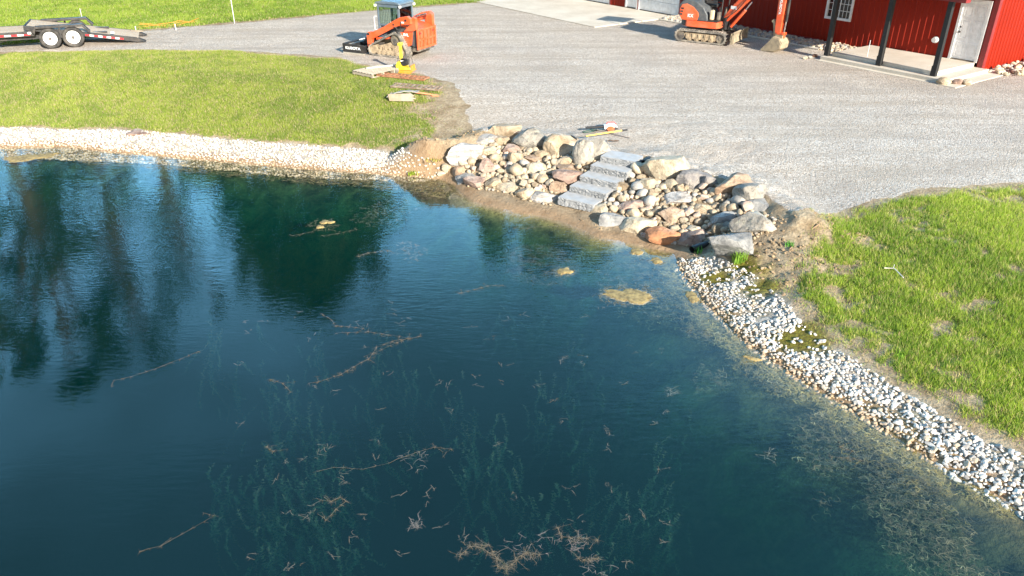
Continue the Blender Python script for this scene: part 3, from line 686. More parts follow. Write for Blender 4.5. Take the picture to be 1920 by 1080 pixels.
# ------------------------------------------------------------------ stone steps
STEPM = simple('sawn grey stone', (.42, .43, .44), .85, dirt=(.44, .40, .34), dscale=4, damt=.4, bm=.3, bscale=60)
SPLIT_SHADEM = rockmat('split grey stone with painted shade', [(.20, .205, .21), (.265, .27, .275), (.33, .335, .34)], scale=7, bstr=.5)  # split finish for upright faces, with shade painted in as a darker grey
T = [(1126.3,292.3,1191,303.5),(1107,309.5,1175,323.5),(1087.8,329,1155.8,343.4),(1068.5,348,1136,363.3),(1046.8,369,1114,384.3)]
ordn = ['topmost grey stone step, flush with the gravel', 'second grey stone step from the top, split by a seam', 'middle one of the five grey stone steps', 'fourth grey stone step, just above the lowest one', 'lowest grey stone step, resting on the mud by the pond']
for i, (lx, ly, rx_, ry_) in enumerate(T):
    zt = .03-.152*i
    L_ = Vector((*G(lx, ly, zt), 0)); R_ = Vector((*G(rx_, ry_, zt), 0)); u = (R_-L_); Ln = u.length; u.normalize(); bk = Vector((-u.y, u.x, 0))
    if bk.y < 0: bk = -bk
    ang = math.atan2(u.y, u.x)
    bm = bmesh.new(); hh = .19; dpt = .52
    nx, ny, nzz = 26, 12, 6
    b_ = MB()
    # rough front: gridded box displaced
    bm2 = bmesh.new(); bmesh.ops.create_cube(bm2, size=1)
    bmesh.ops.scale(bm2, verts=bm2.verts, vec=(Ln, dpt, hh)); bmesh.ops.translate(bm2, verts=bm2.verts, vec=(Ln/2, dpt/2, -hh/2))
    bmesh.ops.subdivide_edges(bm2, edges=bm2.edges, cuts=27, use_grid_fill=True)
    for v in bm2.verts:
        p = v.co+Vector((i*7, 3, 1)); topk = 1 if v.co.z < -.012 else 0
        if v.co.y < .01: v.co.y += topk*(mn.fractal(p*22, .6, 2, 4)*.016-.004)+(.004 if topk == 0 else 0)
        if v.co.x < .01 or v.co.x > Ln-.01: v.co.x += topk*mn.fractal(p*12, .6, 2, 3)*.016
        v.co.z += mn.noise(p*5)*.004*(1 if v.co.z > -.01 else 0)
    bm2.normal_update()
    for f in bm2.faces: f.material_index = 1 if (abs(f.normal.z) < .6) else 0  # upright faces take the shade-darkened split stone, treads the paler sawn one
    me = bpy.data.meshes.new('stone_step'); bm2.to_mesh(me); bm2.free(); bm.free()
    me.materials.append(STEPM); me.materials.append(SPLIT_SHADEM)
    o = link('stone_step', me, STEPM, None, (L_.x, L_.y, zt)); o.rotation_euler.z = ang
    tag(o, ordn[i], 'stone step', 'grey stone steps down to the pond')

# ------------------------------------------------------------------ grass
def grass_mesh(name, pts, dens, hr, wr, lean=.5, seed=1, tint=(1, 1, 1), warm=0):
    rg = np.random.RandomState(seed); n = len(pts); z = hgt(pts[:, 0], pts[:, 1])
    a = rg.uniform(0, 2*np.pi, n); h_ = rg.uniform(*hr, n)*(.55+.6*dens); w_ = rg.uniform(*wr, n)
    l = rg.uniform(0, lean, n)*h_*1.2; b2 = rg.uniform(0, 2*np.pi, n)
    p = np.c_[pts, z-.004]
    dx = np.c_[np.cos(a), np.sin(a), 0*a]*w_[:, None]/2
    tip = p+np.c_[np.cos(b2)*l, np.sin(b2)*l, h_]
    V = np.stack([p-dx, p+dx, tip], 1).reshape(-1, 3); Fc = np.arange(3*n).reshape(-1, 3)
    t = rg.rand(n); big = fbm(pts[:, 0], pts[:, 1], 1.4, 91); mid = fbm(pts[:, 0], pts[:, 1], .35, 95)
    base = np.stack([.20+.16*t, .31+.14*t, .035+.03*t], 1)
    dark = np.array([.09, .19, .025]); straw = np.array([.50, .42, .22])
    k = ss(.40, .62, big*.55+mid*.45)[:, None]; base = base*(1-k*.5)+dark*(k*.5)
    dry = (rg.rand(n) < (.05+warm+.35*(1-dens)))[:, None]; base = np.where(dry, straw*(.7+.5*t[:, None]), base)
    base = base*np.array(tint)
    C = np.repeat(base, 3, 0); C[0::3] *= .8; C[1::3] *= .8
    return np_mesh(name, V, Fc, False, {'Col': C})
def dens_at(q):
    x, y = q[:, 0], q[:, 1]
    return grass_density(x, y, -sdf(x, y, shore), sdf(x, y, gravel_poly), sdf(x, y, rock_zone), sdf(x, y, left_strip), sdf(x, y, right_strip))*(sdf(x, y, gravel_poly) < .05)
def fov(q, mx=.75):
    return np.abs(q[:, 0]) < (q[:, 1]*math.cos(PITCH)+6.5*math.sin(PITCH))*.69+.6
def sow(lo, hi, n, seed):
    rg = np.random.RandomState(seed); q = rg.uniform(lo, hi, (n, 2)); q = q[fov(q)]; d = dens_at(q); k = rg.rand(len(q)) < d; return q[k], d[k]
q, d = sow((3.2, 5.5), (15, 20), 800000, 1)
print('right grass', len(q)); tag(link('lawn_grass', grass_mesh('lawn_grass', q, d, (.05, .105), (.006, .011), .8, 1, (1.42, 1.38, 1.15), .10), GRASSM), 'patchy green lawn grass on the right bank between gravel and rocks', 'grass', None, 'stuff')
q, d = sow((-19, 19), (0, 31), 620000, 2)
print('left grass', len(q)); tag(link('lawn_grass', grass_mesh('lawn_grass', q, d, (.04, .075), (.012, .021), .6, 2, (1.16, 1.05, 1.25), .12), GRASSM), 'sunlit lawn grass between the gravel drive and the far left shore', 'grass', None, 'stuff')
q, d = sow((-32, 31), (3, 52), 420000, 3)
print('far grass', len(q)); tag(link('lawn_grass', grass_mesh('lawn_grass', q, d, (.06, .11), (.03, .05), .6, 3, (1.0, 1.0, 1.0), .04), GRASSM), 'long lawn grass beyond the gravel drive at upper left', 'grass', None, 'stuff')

# ------------------------------------------------------------------ barn
C0 = Vector((16.1, 27.0, 0)); U = Vector((-.575, .818, 0)).normalized(); N = Vector((-.818, -.575, 0)).normalized()
# local barn frame: x = along the front wall away from the near corner, y = outwards, z up  (mirrored frames avoided: y = N)
barn = empty('barn', C0, math.atan2(U.y, U.x), 'red metal barn with white garage doors and a porch at upper right', 'barn')
# with x=U, local +y = rotate(U, 90deg)
ly_ = Vector((-U.y, U.x, 0)); SGN = 1 if ly_.dot(N) > 0 else -1
def Y(a): return a*SGN
m, n, b = new_mat('red ribbed metal siding'); REDM = m
co = nd(n, 'ShaderNodeTexCoord').outputs['Object']; f = noise(n, co, .8, 4)
n.links.new(mixc(n, ramp(n, f, [.35, .65]), (.24, .012, .0022), (.275, .015, .003)), b.inputs['Base Color']); b.inputs['Roughness'].default_value = .5; b.inputs['Specular IOR Level'].default_value = .2
FL = .26
def wall(mb, a0, a1, z0, z1, axis='x', rib=.2286, out=1, at=0):
    # ribbed sheet from a0..a1, ribs proud by 18 mm
    prof = []; a = a0
    prof.append((a0, 0))
    k = math.ceil(a0/rib)
    while k*rib < a1-.03:
        c_ = k*rib
        if c_-.032 > a0: prof += [(c_-.032, 0), (c_-.016, .022), (c_+.016, .022), (c_+.032, 0)]
        k += 1
    prof.append((a1, 0)); prof = sorted(set(prof))
    vs = []
    for (p, o_) in prof:
        for z in (z0, z1):
            vs.append((p, at+out*o_, z) if axis == 'x' else (at+out*o_, p, z))
    fs = [(2*i, 2*i+2, 2*i+3, 2*i+1) for i in range(len(prof)-1)]
    mb.add(vs, fs); return mb
EAVE = 3.6; LEN = 24.0; DEP = 12.0
wb = MB()
segs = [(-.0, .16, 0, EAVE), (1.20, 5.20, 0, EAVE), (6.36, 14.18, 0, EAVE), (16.95, 17.02, 0, EAVE), (17.90, 19.10, 0, EAVE), (22.0, LEN, 0, EAVE),
        (.16, 1.20, 2.27, EAVE), (5.20, 6.36, 0, .96), (5.20, 6.36, 2.16, EAVE), (14.18, 16.95, 2.5, EAVE), (17.02, 17.90, 2.15, EAVE), (19.10, 22.0, 2.5, EAVE)]
for a0, a1, z0, z1 in segs: wall(wb, a0, a1, z0, z1, 'x', out=Y(1))
wb.build('wall', REDM, barn)
ws = MB(); wall(ws, -.0 if SGN < 0 else -DEP, DEP if SGN < 0 else 0, .0, EAVE+.2, 'y', out=-1, at=0)
ws.box(LEN, LEN+.05, min(0, Y(-DEP)), max(0, Y(-DEP)), 0, EAVE); ws.box(0, LEN, min(Y(-DEP), Y(-DEP-.05)), max(Y(-DEP), Y(-DEP-.05)), 0, EAVE)
ws.build('wall', REDM, barn)
# gable ends and roof
rp = [(Y(.5), EAVE-.1), (Y(-DEP/2), EAVE+2.6), (Y(-DEP-.5), EAVE-.1)]
gm = MB()
for xx in (0.02, LEN-.02): gm.add([(xx, Y(0), EAVE), (xx, Y(-DEP), EAVE), (xx, Y(-DEP/2), EAVE+2.55)], [(0, 1, 2)])
gm.build('gable', REDM, barn)
rm = MB()
for a, b2 in ((rp[0], rp[1]), (rp[1], rp[2])):
    rm.add([(-.5, a[0], a[1]), (LEN+.5, a[0], a[1]), (LEN+.5, b2[0], b2[1]), (-.5, b2[0], b2[1]), (-.5, a[0], a[1]+.08), (LEN+.5, a[0], a[1]+.08), (LEN+.5, b2[0], b2[1]+.08), (-.5, b2[0], b2[1]+.08)],
           [(0,1,2,3),(4,5,6,7),(0,1,5,4),(1,2,6,5),(2,3,7,6),(3,0,4,7)])
ROOFM = simple('charcoal metal roof', (.05, .05, .055), .4)
rm.build('roof', ROOFM, barn)
def bx(mb, x0, x1, y0, y1, z0, z1):
    a, c_ = sorted((Y(y0), Y(y1))); return mb.box(x0, x1, a, c_, z0, z1)
tm = MB(); bx(tm, -.05, .12, -.0, .045, .0, EAVE); bx(tm, -.052, -.0, -.14, .0, 0, EAVE)
tm.build('corner_trim', BARN_TRIM, barn)
tm = MB(); bx(tm, 1.2, 14.1, .0, .03, .0, .10); bx(tm, 6.4, 14.1, 0, .032, .10, .14); tm.build('base_trim', BARN_TRIM, barn)
for a0, a1 in ((14.06, 14.18), (16.95, 17.02), (19.0, 19.1)):
    t2 = MB(); bx(t2, a0, a1, .026, .05, 0, 2.5); t2.build('door_trim', BARN_TRIM, barn)
def six_panel_door(x0, x1, z0, z1, handle_side, nm='entry_door'):
    fr_ = MB()
    bx(fr_, x0, x0+.09, .0, .06, z0, z1); bx(fr_, x1-.09, x1, .0, .06, z0, z1); bx(fr_, x0+.09, x1-.09, 0, .06, z1-.08, z1)
    d = MB(); bx(d, x0+.09, x1-.09, -.03, .02, z0+.04, z1-.08)
    d_o = d.build(nm, DOORW, barn); fr_.build('frame', WHITEP, d_o)
    w_ = x1-x0-.18; H2 = z1-z0-.12; p = MB()
    for cx in (.27, .73):
        for (a, c_) in ((.04, .30), (.36, .68), (.74, .95)):
            xa, xb = x0+.09+w_*(cx-.17), x0+.09+w_*(cx+.17); za, zb = z0+.04+H2*a, z0+.04+H2*c_
            for (q0, q1, r0, r1) in ((xa, xb, za, za+.02), (xa, xb, zb-.02, zb), (xa, xa+.02, za+.02, zb-.02), (xb-.02, xb, za+.02, zb-.02)): bx(p, q0, q1, .02, .032, r0, r1)
            bx(p, xa+.06, xb-.06, .02, .03, za+.06, zb-.06)
    p.build('panel_moulding', DOORW, d_o)
    hx = x0+.17 if handle_side < 0 else x1-.17
    hm = MB(); hm.cyl((hx, Y(.02), z0+.92), (hx, Y(.075), z0+.92), .032, 14); hm.cyl((hx, Y(.02), z0+1.08), (hx, Y(.05), z0+1.08), .028, 14)
    hm.build('door_knob', BLACK, d_o)
    th = MB(); bx(th, x0+.09, x1-.09, -.02, .05, z0+.0, z0+.035); th.build('threshold', STEELDK, d_o)
six_panel_door(.17, 1.18, FL, 2.27, 1)
six_panel_door(17.02, 17.90, .06, 2.15, 1)
def garage(x0, x1, z1):
    g = MB(); hh = (z1-.06)/5
    for k in range(5):
        bx(g, x0+.06, x1-.06, -.05, -.01, .06+k*hh+.006, .06+(k+1)*hh-.006)
        nn = max(4, int((x1-x0)/.6)); w_ = (x1-x0-.24)/nn
        for j in range(nn):
            bx(g, x0+.12+j*w_+.06, x0+.12+(j+1)*w_-.06, -.012, .0, .06+k*hh+.09, .06+(k+1)*hh-.09)
    go = g.build('garage_door', DOORW, barn, .004, seg=1)
    f2 = MB(); bx(f2, x0, x0+.06, -.02, .045, .0, z1); bx(f2, x1-.06, x1, -.02, .045, 0, z1); bx(f2, x0, x1, -.02, .047, z1, z1+.06); f2.build('frame', WHITEP, go)
    s2 = MB(); bx(s2, x0+.06, x1-.06, -.05, .02, .0, .055); s2.build('bottom_seal', BLACK, go)
garage(14.18, 16.95, 2.5); garage(19.10, 22.0, 2.5)
# window with muntins
wf = MB(); x0, x1, z0, z1 = 5.20, 6.36, .96, 2.16
for (q0, q1, r0, r1) in ((x0, x1, z0, z0+.09), (x0, x1, z1-.09, z1), (x0, x0+.09, z0+.09, z1-.09), (x1-.09, x1, z0+.09, z1-.09)): bx(wf, q0, q1, -.03, .05, r0, r1)
wo = wf.build('window', WHITEP, barn)
p = MB(); bx(p, x0+.09, x1-.09, -.03, -.02, z0+.09, z1-.09); p.build('pane', GLASSDK, wo)
mu = MB(); wI = x1-x0-.18; hI = z1-z0-.18
for k in (1, 2, 3, 4, 5):
    t_ = .030 if k == 3 else .011; xx = x0+.09+wI*k/6; bx(mu, xx-t_/2-.004, xx+t_/2+.004, -.02, -.006 if k != 3 else .0, z0+.09, z1-.09)
for k in (1, 2, 3):
    zz_ = z0+.09+hI*k/4; bx(mu, x0+.09, x1-.09, -.02, -.004, zz_-.009, zz_+.009)
mu.build('muntins', WHITEP, wo)
lt = MB(); lt.cyl((1.76, Y(.0), .80), (1.76, Y(.16), .80), .085, 20); lt.cyl((1.76, Y(.0), .80), (1.76, Y(.05), .80), .11, 20); lt.build('vent_cap', WHITEP, barn)
lt = MB(); lt.cyl((13.88, Y(.0), .62), (13.88, Y(.14), .62), .085, 20); lt.cyl((13.88, Y(.0), .62), (13.88, Y(.05), .62), .11, 20); lt.build('vent_cap', WHITEP, barn)
# porch
m, n, b = new_mat('pale concrete'); CONC = m; co = nd(n, 'ShaderNodeTexCoord').outputs['Object']
f = noise(n, co, .7, 7, .62); f2 = noise(n, co, 20, 4, .6)
c = mixc(n, ramp(n, f, [.35, .68]), (.54, .48, .39), (.68, .63, .54)); c = mixc(n, ramp(n, f2, [.3, .5], [(.3,)*3, (0,)*3]), c, (.36, .31, .25))
n.links.new(c, b.inputs['Base Color']); b.inputs['Roughness'].default_value = .85; bump(n, b, f2, .25, .01)
porch = empty('porch_slab', C0, math.atan2(U.y, U.x), 'two tier pale concrete porch slab under the black posts', 'concrete slab')
p = MB(); bx(p, .22, 4.15, .052, 2.47, .0, FL); p.build('upper_slab', CONC, porch, .012)
p = MB(); bx(p, -.30, 4.36, .06, 2.84, -.05, .13); p2 = MB(); 
p.build('lower_slab', CONC, porch, .012)
p = MB(); bx(p, -.78, 4.34, -.55, 3.06, -.05, .02); p.build('apron_slab', CONC, porch, .006)
for xx, lab in ((.24, 'nearest black square porch post, beside the white door'), (2.2, 'middle black square porch post with notched foot'), (4.27, 'farthest black square porch post, in front of the window')):
    po = MB(); POSTM = bpy.data.materials.get('black stained post') or simple('black stained post', (.012, .012, .012), .6); bx(po, xx-.075, xx+.075, 2.50, 2.65, .13, 2.5); bx(po, xx+.075, xx+.11, 2.52, 2.63, .13, .45)
    o = po.build('porch_post', POSTM, barn, .006); o['label'] = lab
pr = MB(); bx(pr, -.25, 5.2, 2.42, 2.72, 2.46, 2.64); pr.build('porch_beam', BARN_TRIM, barn)
pr = MB()
prof = [(Y(.05), 3.35), (Y(2.95), 2.76), (Y(2.95), 2.62), (Y(.05), 2.56)]
pr.add([(-.35, a, z) for a, z in prof]+[(5.5, a, z) for a, z in prof], [(0,1,2,3), (4,5,6,7), (0,1,5,4), (1,2,6,5), (2,3,7,6), (3,0,4,7)]); pr.build('porch_roof', REDM, barn)
# apron before the garage doors
u_ = lambda s_, n_: C0+U*s_+N*n_
cx = (Vector((3.67, 35.76, 0))-C0); s0 = cx.dot(U); n0 = cx.dot(N)
ap = MB(); pts = [u_(s0, n0), u_(14.25, .06), u_(26, .06), u_(26, n0)]
ap.add([(a.x, a.y, -.05) for a in pts]+[(a.x, a.y, .035) for a in pts], [(0,1,2,3),(4,7,6,5),(0,4,5,1),(1,5,6,2),(2,6,7,3),(3,7,4,0)])
tag(ap.build('concrete_apron', CONC), kind='structure')
# river rock beds
RIVM = attr_mat('river rock', rough=.85, bm=.4, bs=40, vary=12)
def riverbed(s0, s1, n0, n1, cnt, seed, lab, fn=None):
    rg = np.random.RandomState(seed); pts = []; cl = []
    for _ in range(cnt):
        s_, n_ = rg.uniform(s0, s1), rg.uniform(n0, n1)
        if fn and not fn(s_, n_): continue
        q = u_(s_, n_); pts.append((q.x, q.y, rg.uniform(.0, .05)))
        t = rg.rand(); v = rg.uniform(.75, 1.15)
        cl.append(np.array([.62, .53, .40] if t < .5 else ([.42, .40, .38] if t < .85 else [.6, .42, .3]))*v)
    me = stones_obj('river_rock', pts, rg.uniform(.09, .19, len(pts)), cl, 2, style='round', sink=.1)
    tag(link('river_rock', me, RIVM), lab, 'river rock', None, 'stuff')
riverbed(4.2, 14.2, .05, 1.25, 1700, 4, 'river rock bed along the foot of the dark red barn wall', None)
def side(s_, n_): q = C0-N*s_-U*n_; return q
rg = np.random.RandomState(9); pts = []; cl = []
for _ in range(300):
    q = side(rg.uniform(.0, 7), rg.uniform(.1, 1.15))
    if (q-C0).dot(N) > -.9 and (q-C0).dot(-U) < .1: continue
    pts.append((q.x, q.y, rg.uniform(0, .06))); t = rg.rand(); v = rg.uniform(.8, 1.15)
    cl.append(np.array([.68, .58, .42] if t < .6 else ([.5, .47, .43] if t < .85 else [.6, .42, .3]))*v)
tag(link('river_rock', stones_obj('river_rock', pts, rg.uniform(.09, .2, len(pts)), cl, 2, style='round', sink=.1), RIVM), 'tan river rock bed along the sunlit end wall of the barn', 'river rock', None, 'stuff')
ed = MB()
for k in range(18):
    a = u_(5.5+k*.48, 1.30); bb = u_(5.5+(k+1)*.48-.02, 1.30); ed.tube([(a.x, a.y, .03), (bb.x, bb.y, .03)], .05, 8)
tag(ed.build('stone_edging', CONC), 'pale edging strip in front of the barn rock bed', 'edging')
for (px, py, w_, lab, cl) in ((1771,160,24,'rounded tan stone at the porch slab corner, left of its trio','tan'),(1797,159,20,'pink stone in the middle of the trio by the porch slab','pink'),(1814,160,18,'rightmost cream stone of the trio by the porch slab','cream'),
                              (1510,111,9,'small cream stone left of the porch slab','cream'),(1519,110,9,'cream grey stone beside the left end of the porch slab','grey'),(1528,107,9,'rusty tan stone at the left end of the porch slab','rust')):
    x, y = G(px, py, 0); k = ppm(y); s_ = w_/k*1.1; V, Fc = rock_verts(px, 3, 'round')
    o = link('rock', np_mesh('rock', V*np.array([s_, s_*.8, s_*.6]), Fc, True), RK[cl], None, (x, y+s_*.2, s_*.22)); tag(o, lab, 'rock')
# marker stakes
def stake(px, py, top_px, lab, name='marker_stake', mt=None, r=.012, z=0, cat='stake'):
    x, y = G(px, py, z); k = ppm(y, z); hh = (py-top_px)/k/.95
    o = MB().tube([(0, 0, -.05), (0, 0, hh)], r, 6).build(name, mt or WHITEP, None, 0, (x, y, z)); return tag(o, lab, cat)
stake(1504, 72, 45, 'thin white marker stake by the dark barn wall')
stake(1623, 120, 79, 'thin white marker stake in front of the porch slab', r=.009)
stake(440, 44, 1, 'tall thin pale stake at the far edge of the gravel drive', r=.016)
stake(330, 56, 46, 'short white stake at the lawn edge by the orange fence netting', r=.02)
stake(255, 57, 50, 'short pale stake beyond the tail of the trailer', r=.02)
stake(155, 38, 18, 'thin pale rod standing behind the trailer fender', r=.012)
# orange netting lying on the grass
ORN = simple('orange plastic netting', (.85, .28, .05), .6)
pp = [G(a, b2, .05) for a, b2 in ((258, 51), (290, 49), (320, 47), (335, 46), (350, 44), (372, 39))]
nm = MB()
for j in range(3):
    nm.tube([(x+.05*math.sin(i*3+j), y+.10*j, .04+.06*math.sin(i*2.1+j)+.05*j) for i, (x, y) in enumerate(pp)], .008, 5)
tag(nm.build('safety_netting', ORN), 'crumpled orange safety netting lying on the far lawn edge', 'netting')

# ------------------------------------------------------------------ tracked machine helpers
def hull(pts):
    pts = sorted(set(pts)); 
    def half(ps):
        h = []
        for p in ps:
            while len(h) > 1 and (h[-1][0]-h[-2][0])*(p[1]-h[-2][1])-(h[-1][1]-h[-2][1])*(p[0]-h[-2][0]) <= 0: h.pop()
            h.append(p)
        return h
    a = half(pts); b = half(pts[::-1]); return a[:-1]+b[:-1]
def belt(circles, w0, w1, th, lug, pitch, parent, m, name='track'):
    def ring(e): return hull([(cx+(r+e)*math.cos(q), cz+(r+e)*math.sin(q)) for cx, cz, r in circles for q in np.linspace(0, 2*math.pi, 40, endpoint=False)])
    o = ring(0); mb = MB(); n = len(o)
    nrm = []
    for i in range(n):
        a, c = o[i-1], o[(i+1) % n]; t = Vector((c[0]-a[0], c[1]-a[1])).normalized(); nrm.append((t.y, -t.x))
    vs = []
    for i in range(n):
        for (e, y) in ((0, w0), (0, w1), (-th, w1), (-th, w0)): vs.append((o[i][0]+nrm[i][0]*e, y, o[i][1]+nrm[i][1]*e))
    fs = []
    for i in range(n):
        j = (i+1) % n
        for k in range(4): fs.append((i*4+k, j*4+k, j*4+(k+1)%4, i*4+(k+1)%4))
    mb.add(vs, fs)
    # lugs
    per = [0]
    for i in range(n): j = (i+1) % n; per.append(per[-1]+math.dist(o[i], o[j]))
    L_ = per[-1]; cnt = int(L_/pitch); i = 0
    for k in range(cnt):
        s_ = k*L_/cnt
        while per[i+1] < s_: i += 1
        f = (s_-per[i])/max(1e-6, per[i+1]-per[i]); a, c = o[i], o[(i+1) % n]
        x, z = a[0]+(c[0]-a[0])*f, a[1]+(c[1]-a[1])*f; t = Vector((c[0]-a[0], 0, c[1]-a[1])).normalized(); nn = Vector((t.z, 0, -t.x))
        M = Matrix(((t.x, 0, nn.x, x), (0, 1, 0, 0), (t.z, 0, nn.z, z), (0, 0, 0, 1)))
        sg = .02 if k % 2 else -.0
        mb.box(-pitch*.22, pitch*.22, w0+.01+sg, w1-.02+sg, -.005, lug, M)
    return mb.build(name, m, parent)
def wheel_mb(x, z, r, y0, y1, hub=.35):
    mb = MB(); mb.cyl((x, y0, z), (x, y1, z), r, 28); mb.cyl((x, y0-.015, z), (x, y1+.015, z), r*hub, 16)
    for k in range(6):
        a = k*math.pi/3; mb.cyl((x+r*.62*math.cos(a), y0-.006, z+r*.62*math.sin(a)), (x+r*.62*math.cos(a), y1+.006, z+r*.62*math.sin(a)), r*.10, 8)
    return mb
def TX(ax_, o): return Matrix.Translation(o)

# ------------------------------------------------------------------ compact track loader
LD = empty('track_loader', (-4.22, 30.10, 0), R(153), 'orange compact track loader with slate grey cab and a black grading attachment', 'track loader')
LD.scale = (1.0, .95, .91)
for s in (1, -1):
    y0, y1 = (.46, .86) if s > 0 else (-.86, -.46)
    cir = [(.68, .235, .215), (-.62, .235, .215), (-.33, .70, .27)]
    t = belt(cir, y0, y1, .045, .03, .085, LD, RUBBER)
    ym = (y0+y1)/2
    fmb = MB().prism([(.55, .10), (-.55, .10), (-.72, .25), (-.40, .66), (-.22, .62), (.30, .45), (.62, .36), (.72, .22)], ym-.08, ym+.08*1)
    for k in range(26): 
        xx = random.uniform(-.5, .5); r_ = random.uniform(.015, .035); fmb.box(xx-r_, xx+r_, ym+.09*s-.01, ym+.09*s+.02+.02*random.random(), .3-abs(xx)*.1+random.uniform(-.1, .08), .36-abs(xx)*.1+random.uniform(0, .06))
    fmb.build('track_frame', MUDDY, t, .01)
    for (x, z, r_) in [(.68, .235, .165), (-.62, .235, .165)]: wheel_mb(x, z, r_, ym-.12, ym+.13).build('idler', MUDDY, t)
    for x in (-.36, -.16, .04, .24, .44): wheel_mb(x, .16, .105, ym-.13, ym+.14).build('roller', MUDDY, t)
    sp = wheel_mb(-.33, .70, .215, ym-.06, ym+.12, .5); sp.build('sprocket', STEELDK, t)
# chassis and hood
b = MB().prism([(.80, .30), (-1.08, .30), (-1.10, .42), (-1.10, .62), (.80, .62)], -.44, .44); b.build('chassis', STEELDK, LD, .02)
b = MB().prism([(-.28, .62), (-1.08, .42), (-1.14, 1.12), (-.95, 1.22), (-.28, 1.30)], -.56, .56); b.build('engine_cover', CHAR, LD, .03)
hd = MB().prism([(-.30, 1.30), (-.96, 1.22), (-1.16, 1.13), (-1.16, 1.10), (-.30, 1.22)], -.60, .60); hd.build('hood', ORANGE, LD, .02)
b = MB().prism([(-.45, .98), (-.98, 1.02), (-.90, .52), (-.74, .44), (-.62, .62)], .565, .63); sd = b.build('side_panel', ORANGE, LD, .015)
M = Matrix.Translation((-.70, .637, .90)) @ Matrix.Rotation(math.pi, 4, 'Z') @ Matrix.Rotation(math.pi/2, 4, 'X')
text_mesh('SVL', .15, WHITELT, sd, M)
b = MB().prism([(-.45, .98), (-.98, 1.02), (-.90, .52), (-.74, .44), (-.62, .62)], -.63, -.565); b.build('side_panel', ORANGE, LD, .015)
# rear grille door: frame with openings
g = MB(); xr = -1.17
g.box(xr-.05, xr, -.66, .66, .36, .45); g.box(xr-.05, xr, -.66, .66, 1.06, 1.14)
for y in (-.66, .58): g.box(xr-.05, xr, y, y+.08, .45, 1.06)
for y in (-.40, -.13, .14, .38): g.box(xr-.045, xr, y, y+.06, .45, 1.06)
g.box(xr-.045, xr, -.58, .58, .69, .76)
gd = g.build('rear_door', ORANGE, LD, .008)
MB().box(xr+.004, xr+.02, -.62, .62, .40, 1.10).build('mesh_screen', ORANGE_DK, gd)
for y in (-.45, .45): MB().box(xr-.055, xr-.05, y-.05, y+.05, .95, 1.0).build('tail_light', REDTAPE, gd)
MB().box(-1.16, -.9, -.58, .58, .26, .42).build('rear_bumper', STEELDK, LD, .02)
# rear towers
for s in (1, -1):
    ya, yb = (.50, .66) if s > 0 else (-.66, -.50)
    b = MB().prism([(-.60, 1.02), (-1.02, 1.06), (-1.18, 1.14), (-1.16, 1.56), (-1.06, 1.62), (-.92, 1.54), (-.84, 1.25)], ya, yb)
    b.build('rear_tower', ORANGE, LD, .02)
    prof = [(.86, .30), (.92, .34), (.94, .80), (.86, .92), (.66, .94), (.10, 1.20), (-.34, 1.46), (-.62, 1.60), (-.92, 1.66), (-1.06, 1.56), (-1.05, 1.36), (-.66, 1.30), (-.40, 1.22), (.05, .98), (.52, .74), (.70, .64), (.76, .40)]
    ya, yb = (.68, .84) if s > 0 else (-.84, -.68)
    arm = MB().prism(prof, ya, yb).build('lift_arm', ORANGE, LD, .018)
    pn = MB()
    for (x, z, r_) in ((-.86, 1.50, .045), (.84, .84, .05), (.84, .42, .035), (-.32, 1.30, .035)): pn.cyl((x, ya-.02, z), (x, yb+.02, z), r_, 12)
    pn.build('pivot_pin', BLACK, arm)
    MB().tube([(-.30, (ya+yb)/2, 1.28), (-.55, (ya+yb)/2, .80)], .045, 10).build('lift_cylinder', BLACK, arm)
    MB().tube([(-.30, yb+.004 if s > 0 else ya-.004, 1.22), (-.62, yb+.02 if s > 0 else ya-.02, 1.10), (-.66, yb+.02 if s > 0 else ya-.02, 1.45)], .014, 6).build('hose', BLACK, arm)
    MB().box(-.78, -.64, yb if s > 0 else ya-.004, yb+.004 if s > 0 else ya, 1.38, 1.44).build('decal', WHITELT, arm)
    MB().prism([(.62, .62), (.60, .70), (-.10, .78), (-.10, .70)], .66*s-.02, .66*s+.02).build('lower_link', ORANGE, arm, .006)
MB().tube([(-.88, -.6, 1.55), (-.4, -.6, 1.40)], .05, 12).build('lift_cylinder', CHROME, LD)
MB().box(.70, .86, -.68, .68, .74, .86).build('cross_tube', ORANGE, LD, .03)
# cab
cabf = MB()
ya, yb = .45, -.45; xf, xb, zt, zb = .62, -.36, 1.98, .98
for y in (ya, yb):
    for (x0, x1, z0, z1) in ((xf-.07, xf, zb-.36, zt), (xb, xb+.09, zb, zt), (xb+.09, xf-.07, zt-.12, zt), (xb+.09, xf-.07, zb+.16, zb+.24), (xb+.09, xf-.07, zb-.30, zb-.22)): cabf.box(x0, x1, y-.03, y+.03, z0, z1)
for (z0, z1) in ((zt-.12, zt), (zb, zb+.12)): cabf.box(xb, xb+.06, yb+.03, ya-.03, z0, z1)
cabf.box(xf-.06, xf, yb+.03, ya-.03, zt-.12, zt)
cab = cabf.build('cab', CABGREY, LD, .02)
MB().prism([(xf+.08, zt+.001), (xb-.06, zt+.001), (xb-.04, zt+.07), (xb+.15, zt+.12), (xf-.15, zt+.12), (xf+.06, zt+.07)], -.52, .52).build('cab_roof', CABGREY, cab, .035, seg=3)
for y in (ya, yb): MB().box(xb+.08, xf-.06, y-.005, y+.005, zb+.22, zt-.10).build('side_window', CABGLASS, cab)
MB().box(xb+.02, xb+.03, yb+.03, ya-.03, zb+.10, zt-.10).build('rear_window', CABGLASS, cab)
